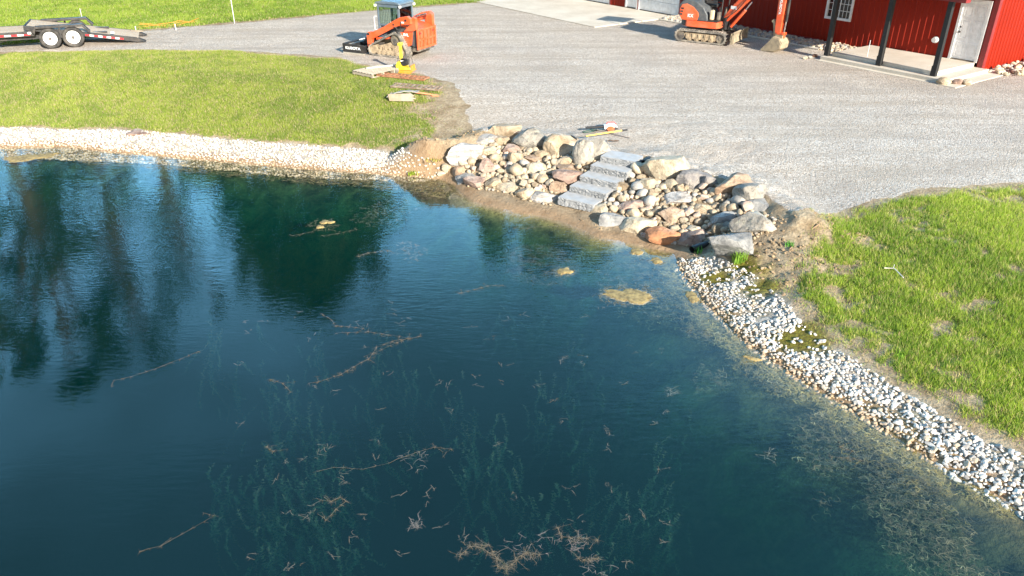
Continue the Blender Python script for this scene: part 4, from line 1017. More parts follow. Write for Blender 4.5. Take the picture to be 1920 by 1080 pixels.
for y in (ya, yb):
    gmb = MB()
    for k in range(6): gmb.box(xb+.1, xf-.08, y*.97-.004, y*.97+.004, zb-.20+k*.055, zb-.18+k*.055)
    for k in range(11): gmb.box(xb+.12+k*.075, xb+.13+k*.075, y*.93-.004, y*.93+.004, zb+.24, zt-.12)
    gmb.build('guard_mesh', CABGREY, cab)
    MB().box(xb+.1, xf-.08, y*.9-.004, y*.9+.004, zb-.24, zb+.18).build('lower_panel', CHAR, cab)
st = MB().box(-.05, .35, -.22, .22, zb-.1, zb+.05); st.box(-.12, -.02, -.22, .22, zb, zb+.6); st.build('seat', BLACK, cab, .03)
for (x, y) in ((xf+.05, .5), (xf+.05, -.5), (xb-.06, .5), (xb-.06, -.47)): MB().box(x-.03, x+.03, y-.05, y+.05, zt-.10, zt-.01).build('work_light', WHITEP, cab, .01)
MB().tube([(xf+.04, .48, zb-.02), (xf+.12, .52, zb), (xf+.12, .52, zt-.5), (xf+.04, .48, zt-.48)], .018, 8).build('grab_handle', WHITEP, cab)
MB().cyl((-.75, .2, 1.2), (-.75, .2, 1.5), .04, 12).build('exhaust', BLACK, LD)
# grading attachment
at = MB(); X0, X1 = 1.02, 1.98
at.box(X0+.02, X0+.10, -.98, .98, .05, .34); at.box(X1-.42, X1-.35, -.98, .98, .10, .40)
at.tube([(X1-.06, -.98, .38), (X1-.06, .98, .38)], .045, 8); at.box(X0+.1, X1-.4, -.35, -.27, .3, .38); at.box(X0+.1, X1-.4, .27, .35, .3, .38)
at.prism([(.90, .12), (1.02, .12), (1.02, .78), (.94, .78)], -.60, .60)
for y in (-.4, .4): at.prism([(.95, .6), (1.02, .78), (1.42, .42), (1.42, .34), (1.05, .5)], y-.03, y+.03)
att = at.build('grading_attachment', BLACK, LD, .012)
for s in (1, -1):
    y = .98*s; sp = MB().prism([(X0-.02, .06), (X0-.02, .40), (X1, .40), (X1, .06)], y-.02, y+.02).build('side_plate', BLACK, att, .008)
    MB().box(X0-.01, X1-.01, y-.03, y+.03, .0, .062).build('wear_edge', CHROME if False else simple('worn bright steel', (.62, .58, .5), .4, .6), sp, .004)
M = Matrix.Translation(((X0+X1)/2, 1.005, .235)) @ Matrix.Rotation(math.pi, 4, 'Z') @ Matrix.Rotation(math.pi/2, 4, 'X')
text_mesh('KUBOTA', .15, WHITELT, att, M, font_scale_x=1.15)
MB().box(X1-.115, X1-.105, -.35, .05, .37, .41).build('decal', WHITELT, att)
MB().tube([(.95, .55, .45), (1.12, .62, .22), (1.05, .75, .12)], .02, 6).build('hose', BLACK, att)

# ------------------------------------------------------------------ mini excavator
EX = empty('mini_excavator', (7.95, 32.72, 0), math.atan2(-.55, .836), 'orange mini excavator with black canopy parked by the barn, bucket resting on gravel', 'excavator')
for s in (-1, 1):
    y0, y1 = (-.80, -.48) if s < 0 else (.48, .80); ym = (y0+y1)/2
    t = belt([(.84, .25, .225), (-.84, .25, .225)], y0, y1, .05, .035, .10, EX, RUBBER)
    fmb = MB().prism([(.62, .12), (-.62, .12), (-.70, .30), (-.62, .38), (.62, .38), (.70, .28)], ym-.09, ym+.10)
    for k in range(5): fmb.box(-.6+k*.25, -.5+k*.25, ym-.12, ym+.12, .14, .34)
    fmb.build('track_frame', MUDDY, t, .015)
    wheel_mb(-.84, .25, .17, ym-.11, ym+.11, .5).build('sprocket', STEELDK, t); wheel_mb(.84, .25, .18, ym-.10, ym+.10).build('idler', STEELDK, t)
    for x in (-.45, -.15, .15, .45): wheel_mb(x, .13, .085, ym-.12, ym+.12).build('roller', MUDDY, t)
MB().box(-.55, .55, -.47, .47, .22, .46).build('undercarriage', STEELDK, EX, .03)
MB().cyl((0, 0, .45), (0, 0, .60), .40, 28).build('swing_ring', BLACK, EX)
# dozer blade
bl = MB().prism([(1.32, .10), (1.37, .13), (1.33, .28), (1.35, .42), (1.42, .54), (1.37, .56), (1.28, .43), (1.25, .28), (1.28, .12)], -.84, .84)
for y in (-.84, .80): bl.prism([(1.27, .10), (1.42, .11), (1.42, .54), (1.27, .50)], y, y+.04)
blo = bl.build('dozer_blade', BKTTAN, EX, .008); MB().prism([(.5, .25), (1.28, .2), (1.28, .32), (.5, .38)], -.42, -.30).prism([(.5, .25), (1.28, .2), (1.28, .32), (.5, .38)], .30, .42).build('blade_arm', STEELDK, blo, .01)
# upper body
def arcpts(cx_, cy_, r, a0, a1, n=10): return [(cx_+r*math.cos(a0+(a1-a0)*i/n), cy_+r*math.sin(a0+(a1-a0)*i/n)) for i in range(n+1)]
def zprism(pts, z0, z1): 
    mb = MB(); n = len(pts); ar = sum(pts[i][0]*pts[(i+1)%n][1]-pts[(i+1)%n][0]*pts[i][1] for i in range(n))
    if ar < 0: pts = pts[::-1]
    return mb.add([(a, b, z0) for a, b in pts]+[(a, b, z1) for a, b in pts], [tuple(range(n-1, -1, -1)), tuple(range(n, 2*n))]+[(i, (i+1)%n, (i+1)%n+n, i+n) for i in range(n)])
pl = [(.62, -.74), (.70, -.5), (.70, .5), (.62, .74), (-.35, .76)]+arcpts(-.20, 0, .86, 2.1, 4.18, 14)+[(-.35, -.76)]
zprism(pl, .60, .84).build('turntable_skirt', ORANGE, EX, .03)
zprism([(-.30, .70)]+arcpts(-.20, 0, .88, 2.2, 4.08, 14)+[(-.30, -.70)], .62, .98).build('counterweight', BLACK, EX, .04)
b = MB().prism([(-.95, .985), (-.98, 1.25), (-.90, 1.42), (-.70, 1.47), (-.42, 1.36), (-.20, 1.16), (-.16, 1.05), (-.22, .845), (-.86, .845)], -.75, -.45)
so_ = b.build('side_cover', ORANGE, EX, .03)
for k in range(3): MB().box(-.94+k*.015, -.84+k*.02, -.757, -.748, 1.02+k*.11, 1.09+k*.11).build('vent', BLACK, so_)
text_mesh('KX', .17, WHITELT, so_, Matrix.Translation((-.50, -.756, 1.02)) @ Matrix.Rotation(math.pi/2, 4, 'X'))
b = MB().prism([(-1.0, .985), (-1.03, 1.40), (-.90, 1.56), (-.66, 1.62), (-.30, 1.56), (0, 1.36), (.18, 1.10), (.22, .845), (-.8, .845)], -.72, .60); b.build('engine_hood', CHAR, EX, .05, seg=3)
b = MB().box(.2, .62, -.70, .70, .845, .90); b.build('floor_plate', BLACK, EX, .01)
st = MB().box(-.12, .30, -.02, .46, 1.30, 1.42); st.box(-.24, -.12, -.02, .46, 1.36, 1.95); st.box(-.22, .1, -.1, .5, 1.0, 1.3); st.build('seat', BLACK, EX, .04)
for y in (-.12, .54): MB().box(-.1, .34, y-.07, y+.07, 1.46, 1.56).tube([(.28, y, 1.5), (.32, y, 1.80)], [.012, .025], 8).build('armrest_console', BLACK, EX, .02)
MB().box(.50, .60, -.5, -.30, .9, 1.20).box(.52, .60, .25, .45, .9, 1.3).build('lever_stand', STEELDK, EX, .02)
MB().tube([(.56, -.25, .9), (.50, -.25, 1.35)], .015, 6).tube([(.56, -.15, .9), (.50, -.15, 1.35)], .015, 6).build('travel_lever', BLACK, EX)
MB().box(.28, .42, -.70, -.52, .92, 1.28).build('oil_jug', simple('tan plastic jug', (.62, .5, .33), .6), EX, .04)
cn = MB()
for (x, y) in ((-.55, .58), (-.55, -.42)): cn.tube([(x, y, 1.4), (x-.05, y, 1.9), (x, y, 2.4)], .032, 10)
for (x, y) in ((.55, .62), (.55, -.18)): cn.tube([(x, y, .88), (x+.02, y, 1.6), (x-.08, y, 2.4)], .03, 10)
cno = cn.build('canopy_frame', BLACK, EX); MB().box(-.75, .62, -.5, .74, 2.40, 2.47).build('canopy_roof', BLACK, cno, .03)
# boom, arm and bucket in a plane swung a little toward the camera
SW = empty('boom_assembly', (0, 0, 0)); bpy.data.objects.remove(SW)
ang = R(-14); MS = Matrix.Translation((.72, -.10, 0)) @ Matrix.Rotation(ang, 4, 'Z')
def sw(mb): mb.v = [tuple(MS @ Vector(v)) for v in mb.v]; return mb
sw(MB().box(-.18, .14, -.16, .16, .52, .98)).build('swing_bracket', BLACK, EX, .03)
bm_prof = [(-.02, .82), (.06, .78), (.42, 1.18), (1.02, 1.92), (1.36, 2.14), (1.95, 2.20), (2.02, 2.30), (1.95, 2.38), (1.28, 2.44), (.92, 2.24), (.22, 1.40), (-.06, .94)]
bm_prof = [(a*1.14, b) for a, b in bm_prof]
boom = sw(MB().prism(bm_prof, -.10, .10)).build('boom', ORANGE, EX, .025)
sw(MB().box(.26, .52, -.106, -.101, 1.33, 1.45)).build('decal', WHITELT, boom)
sw(MB().tube([(.30, .0, .66), (.86, .0, 1.34)], .06, 12)).build('boom_cylinder', ORANGE, boom)
sw(MB().tube([(.86, .0, 1.34), (1.10, .0, 1.66)], .03, 10)).build('cylinder_rod', CHROME, boom)
sw(MB().tube([(.0, -.14, .9), (.25, -.20, 1.05), (.55, -.16, 1.30), (1.0, -.12, 1.85)], .016, 6).tube([(.02, -.10, .7), (.20, -.24, .92), (.50, -.18, 1.36)], .016, 6).tube([(-.1, -.2, .6), (.12, -.26, .75), (.1, -.15, 1.0)], .018, 6)).build('hose', BLACK, boom)
sw(MB().tube([(.9, 0, 2.36), (1.5, 0, 2.66)], .055, 12)).build('arm_cylinder', ORANGE, boom)
sw(MB().tube([(1.5, 0, 2.66), (2.30, 0, 2.74)], .028, 10)).build('cylinder_rod', CHROME, boom)
AX = 2.34
arm_prof = [(AX-.10, 2.84), (AX+.10, 2.80), (AX+.22, 2.40), (AX+.20, 2.0), (AX+.16, .62), (AX+.08, .52), (AX-.02, .56), (AX-.08, .80), (AX-.10, 2.0), (AX-.06, 2.3)]
armo = sw(MB().prism(arm_prof, -.085, .085)).build('dipper_arm', ORANGE, EX, .02)
sw(MB().tube([(AX+.31, 0, 2.05), (AX+.30, 0, 1.12)], .05, 12)).build('bucket_cylinder', BLACK, armo)
sw(MB().tube([(AX+.30, 0, 1.12), (AX+.28, 0, .70)], .028, 10)).build('cylinder_rod', CHROME, armo)
sw(MB().box(AX+.04, AX+.34, -.11, -.07, .64, .72).box(AX+.04, AX+.34, .07, .11, .64, .72).tube([(AX+.28, -.12, .69), (AX+.28, .12, .69)], .04, 10).box(AX+.24, AX+.32, -.05, .05, .42, .70)).build('bucket_link', ORANGE, armo, .008)
sw(MB().prism([(AX-.28, 1.08), (AX-.20, 1.16), (AX-.13, 1.10), (AX-.06, .80), (AX-.0, .5), (AX-.08, .46), (AX-.14, .74), (AX-.19, 1.0)], -.06, .06)).build('thumb', BKTTAN, armo, .01)
Mt = MS @ Matrix.Translation((AX+.02, -.090, 1.62)) @ Matrix.Rotation(math.pi/2, 4, 'X') @ Matrix.Rotation(-math.pi/2, 4, 'Z')
text_mesh('KUBOTA', .13, WHITELT, armo, Mt)
bp = [(AX+.30, .50), (AX+.02, .56), (AX-.10, .40), (AX-.42, .05), (AX-.38, .015), (AX-.12, .02), (AX+.16, .05), (AX+.34, .18), (AX+.40, .36)]
bk = MB().prism(bp, -.34, -.30).prism(bp, .30, .34)
shell = [(AX-.40, .012), (AX-.12, .0), (AX+.17, .03), (AX+.36, .16), (AX+.42, .37), (AX+.31, .52), (AX+.02, .58)]
inn = [(a-.0 if i == 0 else a*.985+.03, b+.03 if i < 5 else b-.03) for i, (a, b) in enumerate(shell)]
bk.prism(shell+inn[::-1], -.30, .30)
bko = sw(bk).build('bucket', BKTTAN, EX, .006); sw(MB().box(AX-.02, AX+.30, -.10, -.05, .50, .66).box(AX-.02, AX+.30, .05, .10, .50, .66)).build('bucket_ear', BKTTAN, bko, .006)

# ------------------------------------------------------------------ tandem tilt trailer
TH = math.atan2(.37, .93); TRL = empty('flatbed_trailer', (-17.86, 32.0, 0), TH, 'black tandem axle tilt deck trailer with plank deck sloping to the gravel', 'trailer')
WY = -.86
for s in (-1, 1):
    for x in (-.40, .40):
        y = s*.86; ya, yb = (y-.11, y+.11)
        tr_ = MB()
        prof = [(.25, ya+.015), (.33, ya), (.375, ya+.02), (.385, ya+.05), (.385, yb-.05), (.375, yb-.02), (.33, yb), (.25, yb-.015)]
        vs = []; nseg = 36
        for k in range(nseg):
            q = 2*math.pi*k/nseg; vs += [(x+r_*math.cos(q), yy, .385+r_*math.sin(q)) for r_, yy in prof]
        m_ = len(prof); fs = [(k*m_+j, ((k+1)%nseg)*m_+j, ((k+1)%nseg)*m_+(j+1)%m_, k*m_+(j+1)%m_) for k in range(nseg) for j in range(m_)]
        tr_.add(vs, [f[::-1] for f in fs], True)
        w_ = tr_.build('wheel', TYRE, TRL)
        rim = MB(); face = ya+.03 if s < 0 else yb-.03
        rim.cyl((x, face, .385), (x, face+(.10 if s < 0 else -.10), .385), .245, 32)
        ro = rim.build('rim', WHITEP, w_, .01)
        hb = MB(); hb.cyl((x, face-.05*(-s), .385), (x, face+.01, .385), .055, 16)
        for k in range(8): a = k*math.pi/4; hb.cyl((x+.1*math.cos(a), face+.012*s, .385+.1*math.sin(a)), (x+.1*math.cos(a), face, .385+.1*math.sin(a)), .012, 6)
        for k in range(0): pass
        hb.build('hub', STEELDK, w_)
MB().cyl((-.40, -.8, .385), (-.40, .8, .385), .05, 12).cyl((.40, -.8, .385), (.40, .8, .385), .05, 12).build('axle', BLACK, TRL)
# fenders
for s in (-1, 1):
    ya, yb = sorted((s*.74, s*1.02))
    f = MB(); pr = [(-.95, .66), (-.82, .86), (.82, .86), (1.05, .58)]; q = [(-.95+.08, .56), (-.80, .775), (.80, .775), (.98, .52)]
    f.prism(pr+q[::-1], ya, yb)
    f.build('fender', BLACK, TRL, .01)
    MB().box(-.03, .03, (s*1.0)-.01, (s*1.0)+.01, .40, .84).build('fender_brace', BLACK, TRL)
# tilted deck: from (-1.45, z .92) to (3.45, z .10)
xa, za, xb_, zb_ = -1.12, .88, 2.70, .20
sl_ = math.atan2(zb_-za, xb_-xa); Ld = math.hypot(xb_-xa, zb_-za); MT = Matrix.Translation((xa, 0, za)) @ Matrix.Rotation(-sl_, 4, 'Y')
dk = MB(); nb = 9; bw = 1.60/nb
for k in range(nb): dk.box(0, Ld, -.80+k*bw+.004, -.80+(k+1)*bw-.004, -.045+.002*(k % 3), .002*(k % 3), MT)
deck = dk.build('tilt_deck', DECK, TRL)
fm = MB().box(-.02, Ld-.05, -.87, -.81, -.16, .008, MT).box(-.02, Ld-.05, .81, .87, -.16, .008, MT).box(-.08, -.02, -.87, .87, -.16, .006, MT)
for k in range(8): fm.box(.1+k*.5, .16+k*.5, -.81, .81, -.15, -.05, MT)
fm.prism([(Ld-.05, -.16), (Ld+.28, -.12), (Ld+.28, -.10), (Ld-.05, .0)], -.87, -.60, MT); fm.prism([(Ld-.05, -.16), (Ld+.28, -.12), (Ld+.28, -.10), (Ld-.05, .0)], .60, .87, MT)
dfr = fm.build('deck_frame', BLACK, deck)
MB().box(Ld-.35, Ld+.15, .60, .64, .004, .05, MT).build('tail_hinge', STEELDK, deck)
def tape(x0, x1, y, z0, z1, M_, par, n_):
    wmb, rmb = MB(), MB(); L_ = (x1-x0)/n_
    for k in range(n_): (rmb if k % 2 == 0 else wmb).box(x0+k*L_, x0+(k+1)*L_, y-.004, y, z0, z1, M_)
    rmb.build('red_tape', REDTAPE, par); wmb.build('white_tape', WHITELT, par)
tape(2.0, 3.35, -.871, -.13, -.07, MT, deck, 9)
# fixed front deck
fd = MB()
for k in range(nb): fd.box(-6.2, -.92, -.80+k*bw+.004, -.80+(k+1)*bw-.004, .62+.002*(k % 3), .665+.002*(k % 3))
fdo = fd.build('front_deck', DECK, TRL)
ff = MB().box(-6.2, -.9, -.87, -.81, .50, .672).box(-6.2, -.9, .81, .87, .50, .672).box(-6.26, -6.2, -.87, .87, .5, .67)
for y in (-.55, .55): ff.box(-6.4, 1.6, y-.05, y+.05, .34, .49)
for k in range(9): ff.box(-6.0+k*.6, -5.94+k*.6, -.81, .81, .5, .61)
ff.prism([(-8.0, .42), (-6.2, .34), (-6.2, .48), (-8.0, .52)], -.06, .06); ff.build('chassis_frame', BLACK, TRL, .006)
tape(-5.6, -1.05, -.871, .53, .59, None, TRL, 21)
MB().box(-2.9, -2.6, -.87, -.84, .40, .48).box(-1.12, -1.0, -.90, -.86, .58, .66).build('marker_light', WHITEP, TRL, .005)
MB().box(1.75, 1.87, -.90, -.872, .42, .50).build('marker_light', WHITEP, TRL, .005)
MB().tube([(-2.6, -.5, .36), (-2.2, -.4, .25), (-1.8, -.5, .36)], .015, 6).build('wiring', BLACK, TRL)

# ------------------------------------------------------------------ plate compactor
x, y = G(760, 137); CP = empty('plate_compactor', (x, y+.12, 0), R(-12), 'yellow plate compactor with upright folded handle beside the pallet', 'plate compactor'); CP.scale = (.95, .95, .88)
MB().prism([(-.22, .03), (-.30, .09), (-.30, .12), (.30, .12), (.34, .09), (.24, .0), (-.18, .0)], -.22, .22).build('base_plate', ORANGEY, CP, .01)
b = MB().prism([(-.28, .13), (-.30, .28), (-.24, .44), (-.15, .42), (-.06, .26), (.10, .22), (.22, .24), (.26, .13)], -.20, .20); b.build('housing', YELLOW, CP, .025)
b = MB().box(-.13, .12, -.15, .15, .30, .48); b.cyl((-.0, -.19, .38), (-.0, -.14, .38), .09, 16).box(-.10, .06, -.12, .12, .48, .54); b.build('engine', BLACK, CP, .015)
MB().box(-.12, .0, -.16, -.152, .44, .48).build('label_plate', WHITELT, CP)
b = MB().tube([(-.20, -.19, .14), (-.20, -.19, .56), (.18, -.19, .56), (.26, -.19, .14)], .014, 8).tube([(-.20, .19, .14), (-.20, .19, .56), (.18, .19, .56), (.26, .19, .14)], .014, 8).tube([(.18, -.19, .56), (.18, .19, .56)], .014, 8); b.build('roll_cage', STEELDK, CP)
MB().box(.24, .31, -.15, .18, .10, .30).build('water_tank', ORANGEY, CP, .02)
MB().box(-.18, -.10, -.06, .06, .48, 1.02).box(-.20, -.08, -.12, .12, 1.02, 1.12).tube([(-.14, -.13, 1.08), (-.14, .13, 1.08)], .02, 8).build('handle', YELLOW, CP, .012)
for s in (-1, 1): MB().cyl((-.26, s*.25-.02, .10), (-.26, s*.25+.02, .10), .09, 20).cyl((-.26, s*.25-.026, .10), (-.26, s*.25+.026, .10), .05, 14).build('transport_wheel', RUBBER, CP)

# ------------------------------------------------------------------ pallet, ramps, scrap, tools
A_ = Vector((*G(660, 136, .1), 0)); B_ = Vector((*G(693, 146, .1), 0)); u = (B_-A_).normalized(); ang = math.atan2(u.y, u.x)
ang += R(8)
PL = empty('wooden_pallet', (A_.x, A_.y, h1(A_.x+.5, A_.y+.5)+.05), ang, 'pale wooden pallet lying on worn grass left of the plate compactor', 'pallet')
for y in (.02, .49, .97): MB().box(0, 1.02, y, y+.04, .018, .108).build('stringer', PALLETW, PL)
for k in range(7): MB().box(.01+k*.148, .01+k*.148+.09, 0, 1.2 if k != 3 else 1.24, .109, .126).build('top_board', PALLETW, PL)
for k in (0, 3, 6): MB().box(.01+k*.148, .01+k*.148+.09, 0, 1.02, .0, .017).build('bottom_board', PALLETW, PL)
o = MB().box(-.06, .04, 0, 1.3, 0, .035).build('loose_plank', simple('fresh pine plank', (.72, .64, .5), .8), None, .003, (A_.x+.45, A_.y+.22, PL.location.z+.13)); o.rotation_euler.z = ang-R(22)
tag(o, 'loose pale plank lying slantwise across the wooden pallet', 'plank')
def ramp_(px0, py0, px1, py1, wid, mt, lab, n_=11, hh=.06):
    a = P(px0, py0); b2 = P(px1, py1); u = (b2-a); L_ = u.length; 
    r_ = empty('loading_ramp', a+Vector((0, 0, .055)), math.atan2(u.y, u.x), lab, 'ramp', 'steel loading ramps lying on the grass')
    r_.rotation_euler.y = -math.asin(u.z/L_)
    for yy in (0, wid-.04): MB().box(0, L_, yy, yy+.04, 0, hh).build('rail', mt, r_, .004)
    for k in range(n_): MB().box(.03+k*(L_-.09)/(n_-1), .03+k*(L_-.09)/(n_-1)+.05, .04, wid-.04, .015, hh-.008).build('rung', mt, r_)
ramp_(706, 146, 795, 155, .40, RUSTY, 'rusty orange brown steel ramp lying just below the yellow compactor')
ramp_(732, 167, 822, 174, .42, RUSTGREY, 'dull grey brown steel ramp lying below the rusty one')
# broken concrete form: curved weathered shell over a pale panel, orange handled tool beside it
g = P(755, 188)
SC = empty('scrap_panel', g+Vector((0, 0, .03)), R(-4), 'bent weathered grey sheet over a pale torn box panel on the lawn', 'scrap board')
sh = MB(); rows = []
for i in range(13):
    t = i/12; xx = -.45+.95*t
    for j in range(5):
        s_ = j/4; rows.append((xx-.05*s_*(1-t), -.20+.42*s_, .20+.10*math.sin(math.pi*min(1, t*1.1)*.6+.3)-.12*(1-t)**3-.06*s_+.01*math.sin(i*2+j)))
sh.add(rows, [(i*5+j, (i+1)*5+j, (i+1)*5+j+1, i*5+j+1) for i in range(12) for j in range(4)])
o = sh.build('bent_sheet', simple('weathered grey board', (.38, .36, .32), .9, dirt=(.25, .22, .18), damt=.6), SC); md = o.modifiers.new('s', 'SOLIDIFY'); md.thickness = .02
MB().prism([(-.36, .0), (-.40, .20), (.30, .24), (.42, .16), (.34, .13), (.46, .08), (.34, .05), (.40, .0)], -.22, -.19).build('torn_panel', simple('pale tan panel', (.36, .28, .20), .9, dirt=(.42, .38, .33), damt=.6), SC)
MB().box(-.36, .30, -.19, .18, .0, .02).box(-.38, -.35, -.19, .18, .0, .17).build('box_bottom', WOODDK, SC)
g = P(775, 181); o = MB().tube([(0, 0, .14), (.40, .02, .08), (.75, -.03, .04)], [.03, .028, .02], 8).box(.58, .80, -.06, .0, .02, .05).build('tool_handle', simple('faded orange red plastic', (.68, .25, .12), .5), None, 0, g); tag(o, 'orange red handled tool poking out right of the torn panel', 'tool')
# blower and pole tool near the steps
g = P(1146, 243); BLW = empty('leaf_blower', g, R(4), 'white and orange handheld blower with a black tube on the gravel', 'leaf blower'); BLW.scale = (1.0, .85, .62)
MB().prism([(-.20, .05), (-.22, .22), (-.05, .28), (.10, .26), (.16, .12), (.10, .04)], -.11, .11).build('housing', WHITEP, BLW, .03)
MB().cyl((-.04, -.16, .10), (-.04, -.10, .10), .10, 20).build('fan_cover', ORANGE, BLW, .01)
MB().cyl((.10, -.15, .10), (.10, -.09, .10), .055, 16).build('starter', BLACK, BLW, .006)
MB().tube([(-.14, 0, .26), (-.10, 0, .33), (.06, 0, .33), (.12, 0, .24)], .016, 8).build('handle', simple('red grip', (.6, .08, .04), .5), BLW)
MB().tube([(-.20, 0, .15), (-.45, .0, .12), (-.70, .02, .10)], [.06, .05, .045], 14).build('blower_tube', BLACK, BLW)
g = P(1092, 248); hs = MB(); pts_ = [(.46, .05, .03), (.36, .12, .04), (.22, .08, .05), (.30, -.02, .04), (.40, .02, .06), (.20, -.05, .03), (.05, -.10, .02), (0, -.04, .02), (.14, .06, .03), (.28, .10, .05)]
hs.tube(pts_, .013, 6); tag(hs.build('strap', simple('dark green webbing', (.03, .09, .07), .7), None, 0, g), 'dark green looped strap at the tip of the blower tube', 'strap')
a = P(1077, 262); b2 = P(1174, 260); u = b2-a
YT = empty('pole_tool', a+Vector((0, 0, .03)), math.atan2(u.y, u.x), 'long yellow fibreglass handled rake lying behind the steps', 'rake'); L_ = u.length
MB().tube([(.34, 0, .02), (L_-.16, 0, .02)], .020, 8).build('handle', simple('yellow fibreglass', (.80, .55, .12), .4), YT); MB().tube([(L_-.17, 0, .02), (L_, 0, .02)], .023, 8).build('grip', BLACK, YT)
MB().tube([(.0, 0, .03), (.20, 0, .04), (.36, 0, .02)], .012, 6).box(-.02, .02, -.16, .16, .01, .05).build('rake_head', STEELDK, YT)
a = P(1108, 244); b2 = P(1182, 261); u = b2-a
tag(MB().tube([(0, 0, .03), tuple(u+Vector((0, 0, .03)))], .011, 6).build('metal_rod', simple('grey brown rod', (.25, .20, .17), .6), None, 0, a), 'thin grey brown rod slanting between the blower and the rake', 'rod')
g = P(1138, 266); o = MB().tube([(0, 0, .02), (.08, .02, .04), (.15, -.02, .03), (.22, .03, .02), (.32, .0, .03)], [.01, .022, .018, .024, .01], 6).build('broken_twig', simple('dark bark', (.10, .07, .05), .9), None, 0, g); tag(o, 'short dark knobbly twig on the gravel behind the top step', 'twig')
# drain pipes
PIPEM = simple('black corrugated pipe', (.02, .02, .022), .5)
def pipe(px, py, dirv, L_, r_, lab):
    g = P(px, py); d = Vector(dirv).normalized(); mb = MB(); n_ = int(L_/.02); pts_ = [d*(-i*.02) for i in range(n_)]
    mb.tube(pts_, [r_*(1 if i % 2 else .93) for i in range(n_)], 20, cap=False); mb.tube(pts_[:8], [r_*.86]*8, 20, cap=False)
    o = mb.build('drain_pipe', PIPEM, None, 0, g+Vector((0, 0, r_))); return tag(o, lab, 'drain pipe')
pipe(1296, 474, (-.85, -.5, -.05), .9, .075, 'black drain pipe end poking out under the slanted grey pink slab')
pipe(1207, 309, (-.6, -.8, -.1), .3, .06, 'black drain pipe end between the top step and the cream grey boulder')
# stick on the right lawn
a = P(1656, 510); b2 = P(1692, 527)
tag(MB().tube([(0, 0, .08), (.16, -.04, .09), tuple(b2-a+Vector((0, 0, .07)))], [.012, .013, .009], 6).tube([(.14, -.04, .09), (.20, .06, .12)], .006, 5).build('dead_stick', simple('bleached stick', (.68, .62, .52), .8), None, 0, a), 'bleached forked stick lying on the right lawn', 'stick')
a = P(1480, 470); b2 = P(1535, 425)
tag(MB().tube([(0, 0, .03), (.2, .25, .05), (.35, .5, .04), tuple(b2-a+Vector((0, 0, .06)))], [.012, .022, .02, .012], 6).tube([(.3, .4, .05), (.38, .38, .14)], .008, 5).build('exposed_root', simple('root bark', (.30, .20, .13), .9, bm=.6), None, 0, a), 'brown root sticking out of the dirt bank beside the right boulders', 'root')
def tuft(px, py, n_, h_, lab, c_=(.2, .36, .04), spread=.1, w=.008):
    g = P(px, py); rg = np.random.RandomState(int(px)); V = []
    for _ in range(n_):
        a = rg.uniform(0, 6.28); p = np.array([rg.normal()*spread, rg.normal()*spread, 0]); hh = h_*rg.uniform(.5, 1); l = rg.uniform(.1, .8)*hh; d = np.array([math.cos(a), math.sin(a), 0])
        s_ = np.array([-d[1], d[0], 0])*w; V += [p-s_, p+s_, p+d*l*.4+np.array([0, 0, hh*.7])+s_*.7, p+d*l*.4+np.array([0, 0, hh*.7])-s_*.7, p+d*l*.4+np.array([0, 0, hh*.7])-s_*.7, p+d*l*.4+np.array([0, 0, hh*.7])+s_*.7, p+d*l+np.array([0, 0, hh*.9]), p+d*l+np.array([0, 0, hh*.9])]
    k = len(V)//4; me = np_mesh('grass_tuft', V, np.arange(4*k).reshape(-1, 4), False, {'Col': np.tile(np.array(c_), (4*k, 1))*rg.uniform(.7, 1.2, (4*k, 1))})
    tag(link('grass_tuft', me, GRASSM, None, g), lab, 'grass tuft')
tuft(1385, 492, 90, .26, 'bright green grass tuft against the nearest blue grey boulder', (.24, .42, .05), .06)
tuft(1309, 474, 30, .16, 'small green weed beside the black drain pipe', (.14, .40, .06), .04)
tuft(775, 327, 110, .12, 'yellow green grass tuft at the water edge of the left gravel', (.35, .45, .05), .06)
tuft(815, 300, 80, .09, 'yellowish weed tuft at the right end of the left gravel strip', (.45, .42, .08), .12)
tuft(1480, 462, 30, .13, 'small green weed by the exposed root', (.14, .40, .06), .04)
tuft(1688, 668, 26, .10, 'bright seedling on the bare dirt above the stone strip', (.3, .5, .06), .05)

# ------------------------------------------------------------------ trees beyond the drive (seen mirrored in the pond)
BARK = simple('grey brown bark', (.13, .10, .075), .95, bm=.8, bscale=12)
def leaves_mesh(name, blobs, n, size, seed, c0=(.05, .10, .02), c1=(.10, .17, .035)):
    rg = np.random.RandomState(seed); vol = np.array([b[3]*b[4]*b[5] for b in blobs])**.8; pr = vol/vol.sum(); bi = rg.choice(len(blobs), n, p=pr)
    B = np.array(blobs)[bi]; d = rg.normal(size=(n, 3)); d /= np.linalg.norm(d, axis=1)[:, None]; r = rg.uniform(.25, 1, n)**.5
    c = B[:, :3]+d*B[:, 3:]*r[:, None]
    a = rg.normal(size=(n, 3)); a /= np.linalg.norm(a, axis=1)[:, None]; b = np.cross(a, rg.normal(size=(n, 3))); b /= np.linalg.norm(b, axis=1)[:, None]
    s = rg.uniform(.5, 1.2, n)[:, None]*size
    V = np.stack([c-a*s, c-b*s*.6, c+a*s, c+b*s*.6], 1).reshape(-1, 3); t = rg.rand(n)[:, None]; C = np.array(c0)*(1-t)+np.array(c1)*t
    return np_mesh(name, V, np.arange(4*n).reshape(-1, 4), False, {'Col': np.repeat(C, 4, 0)})
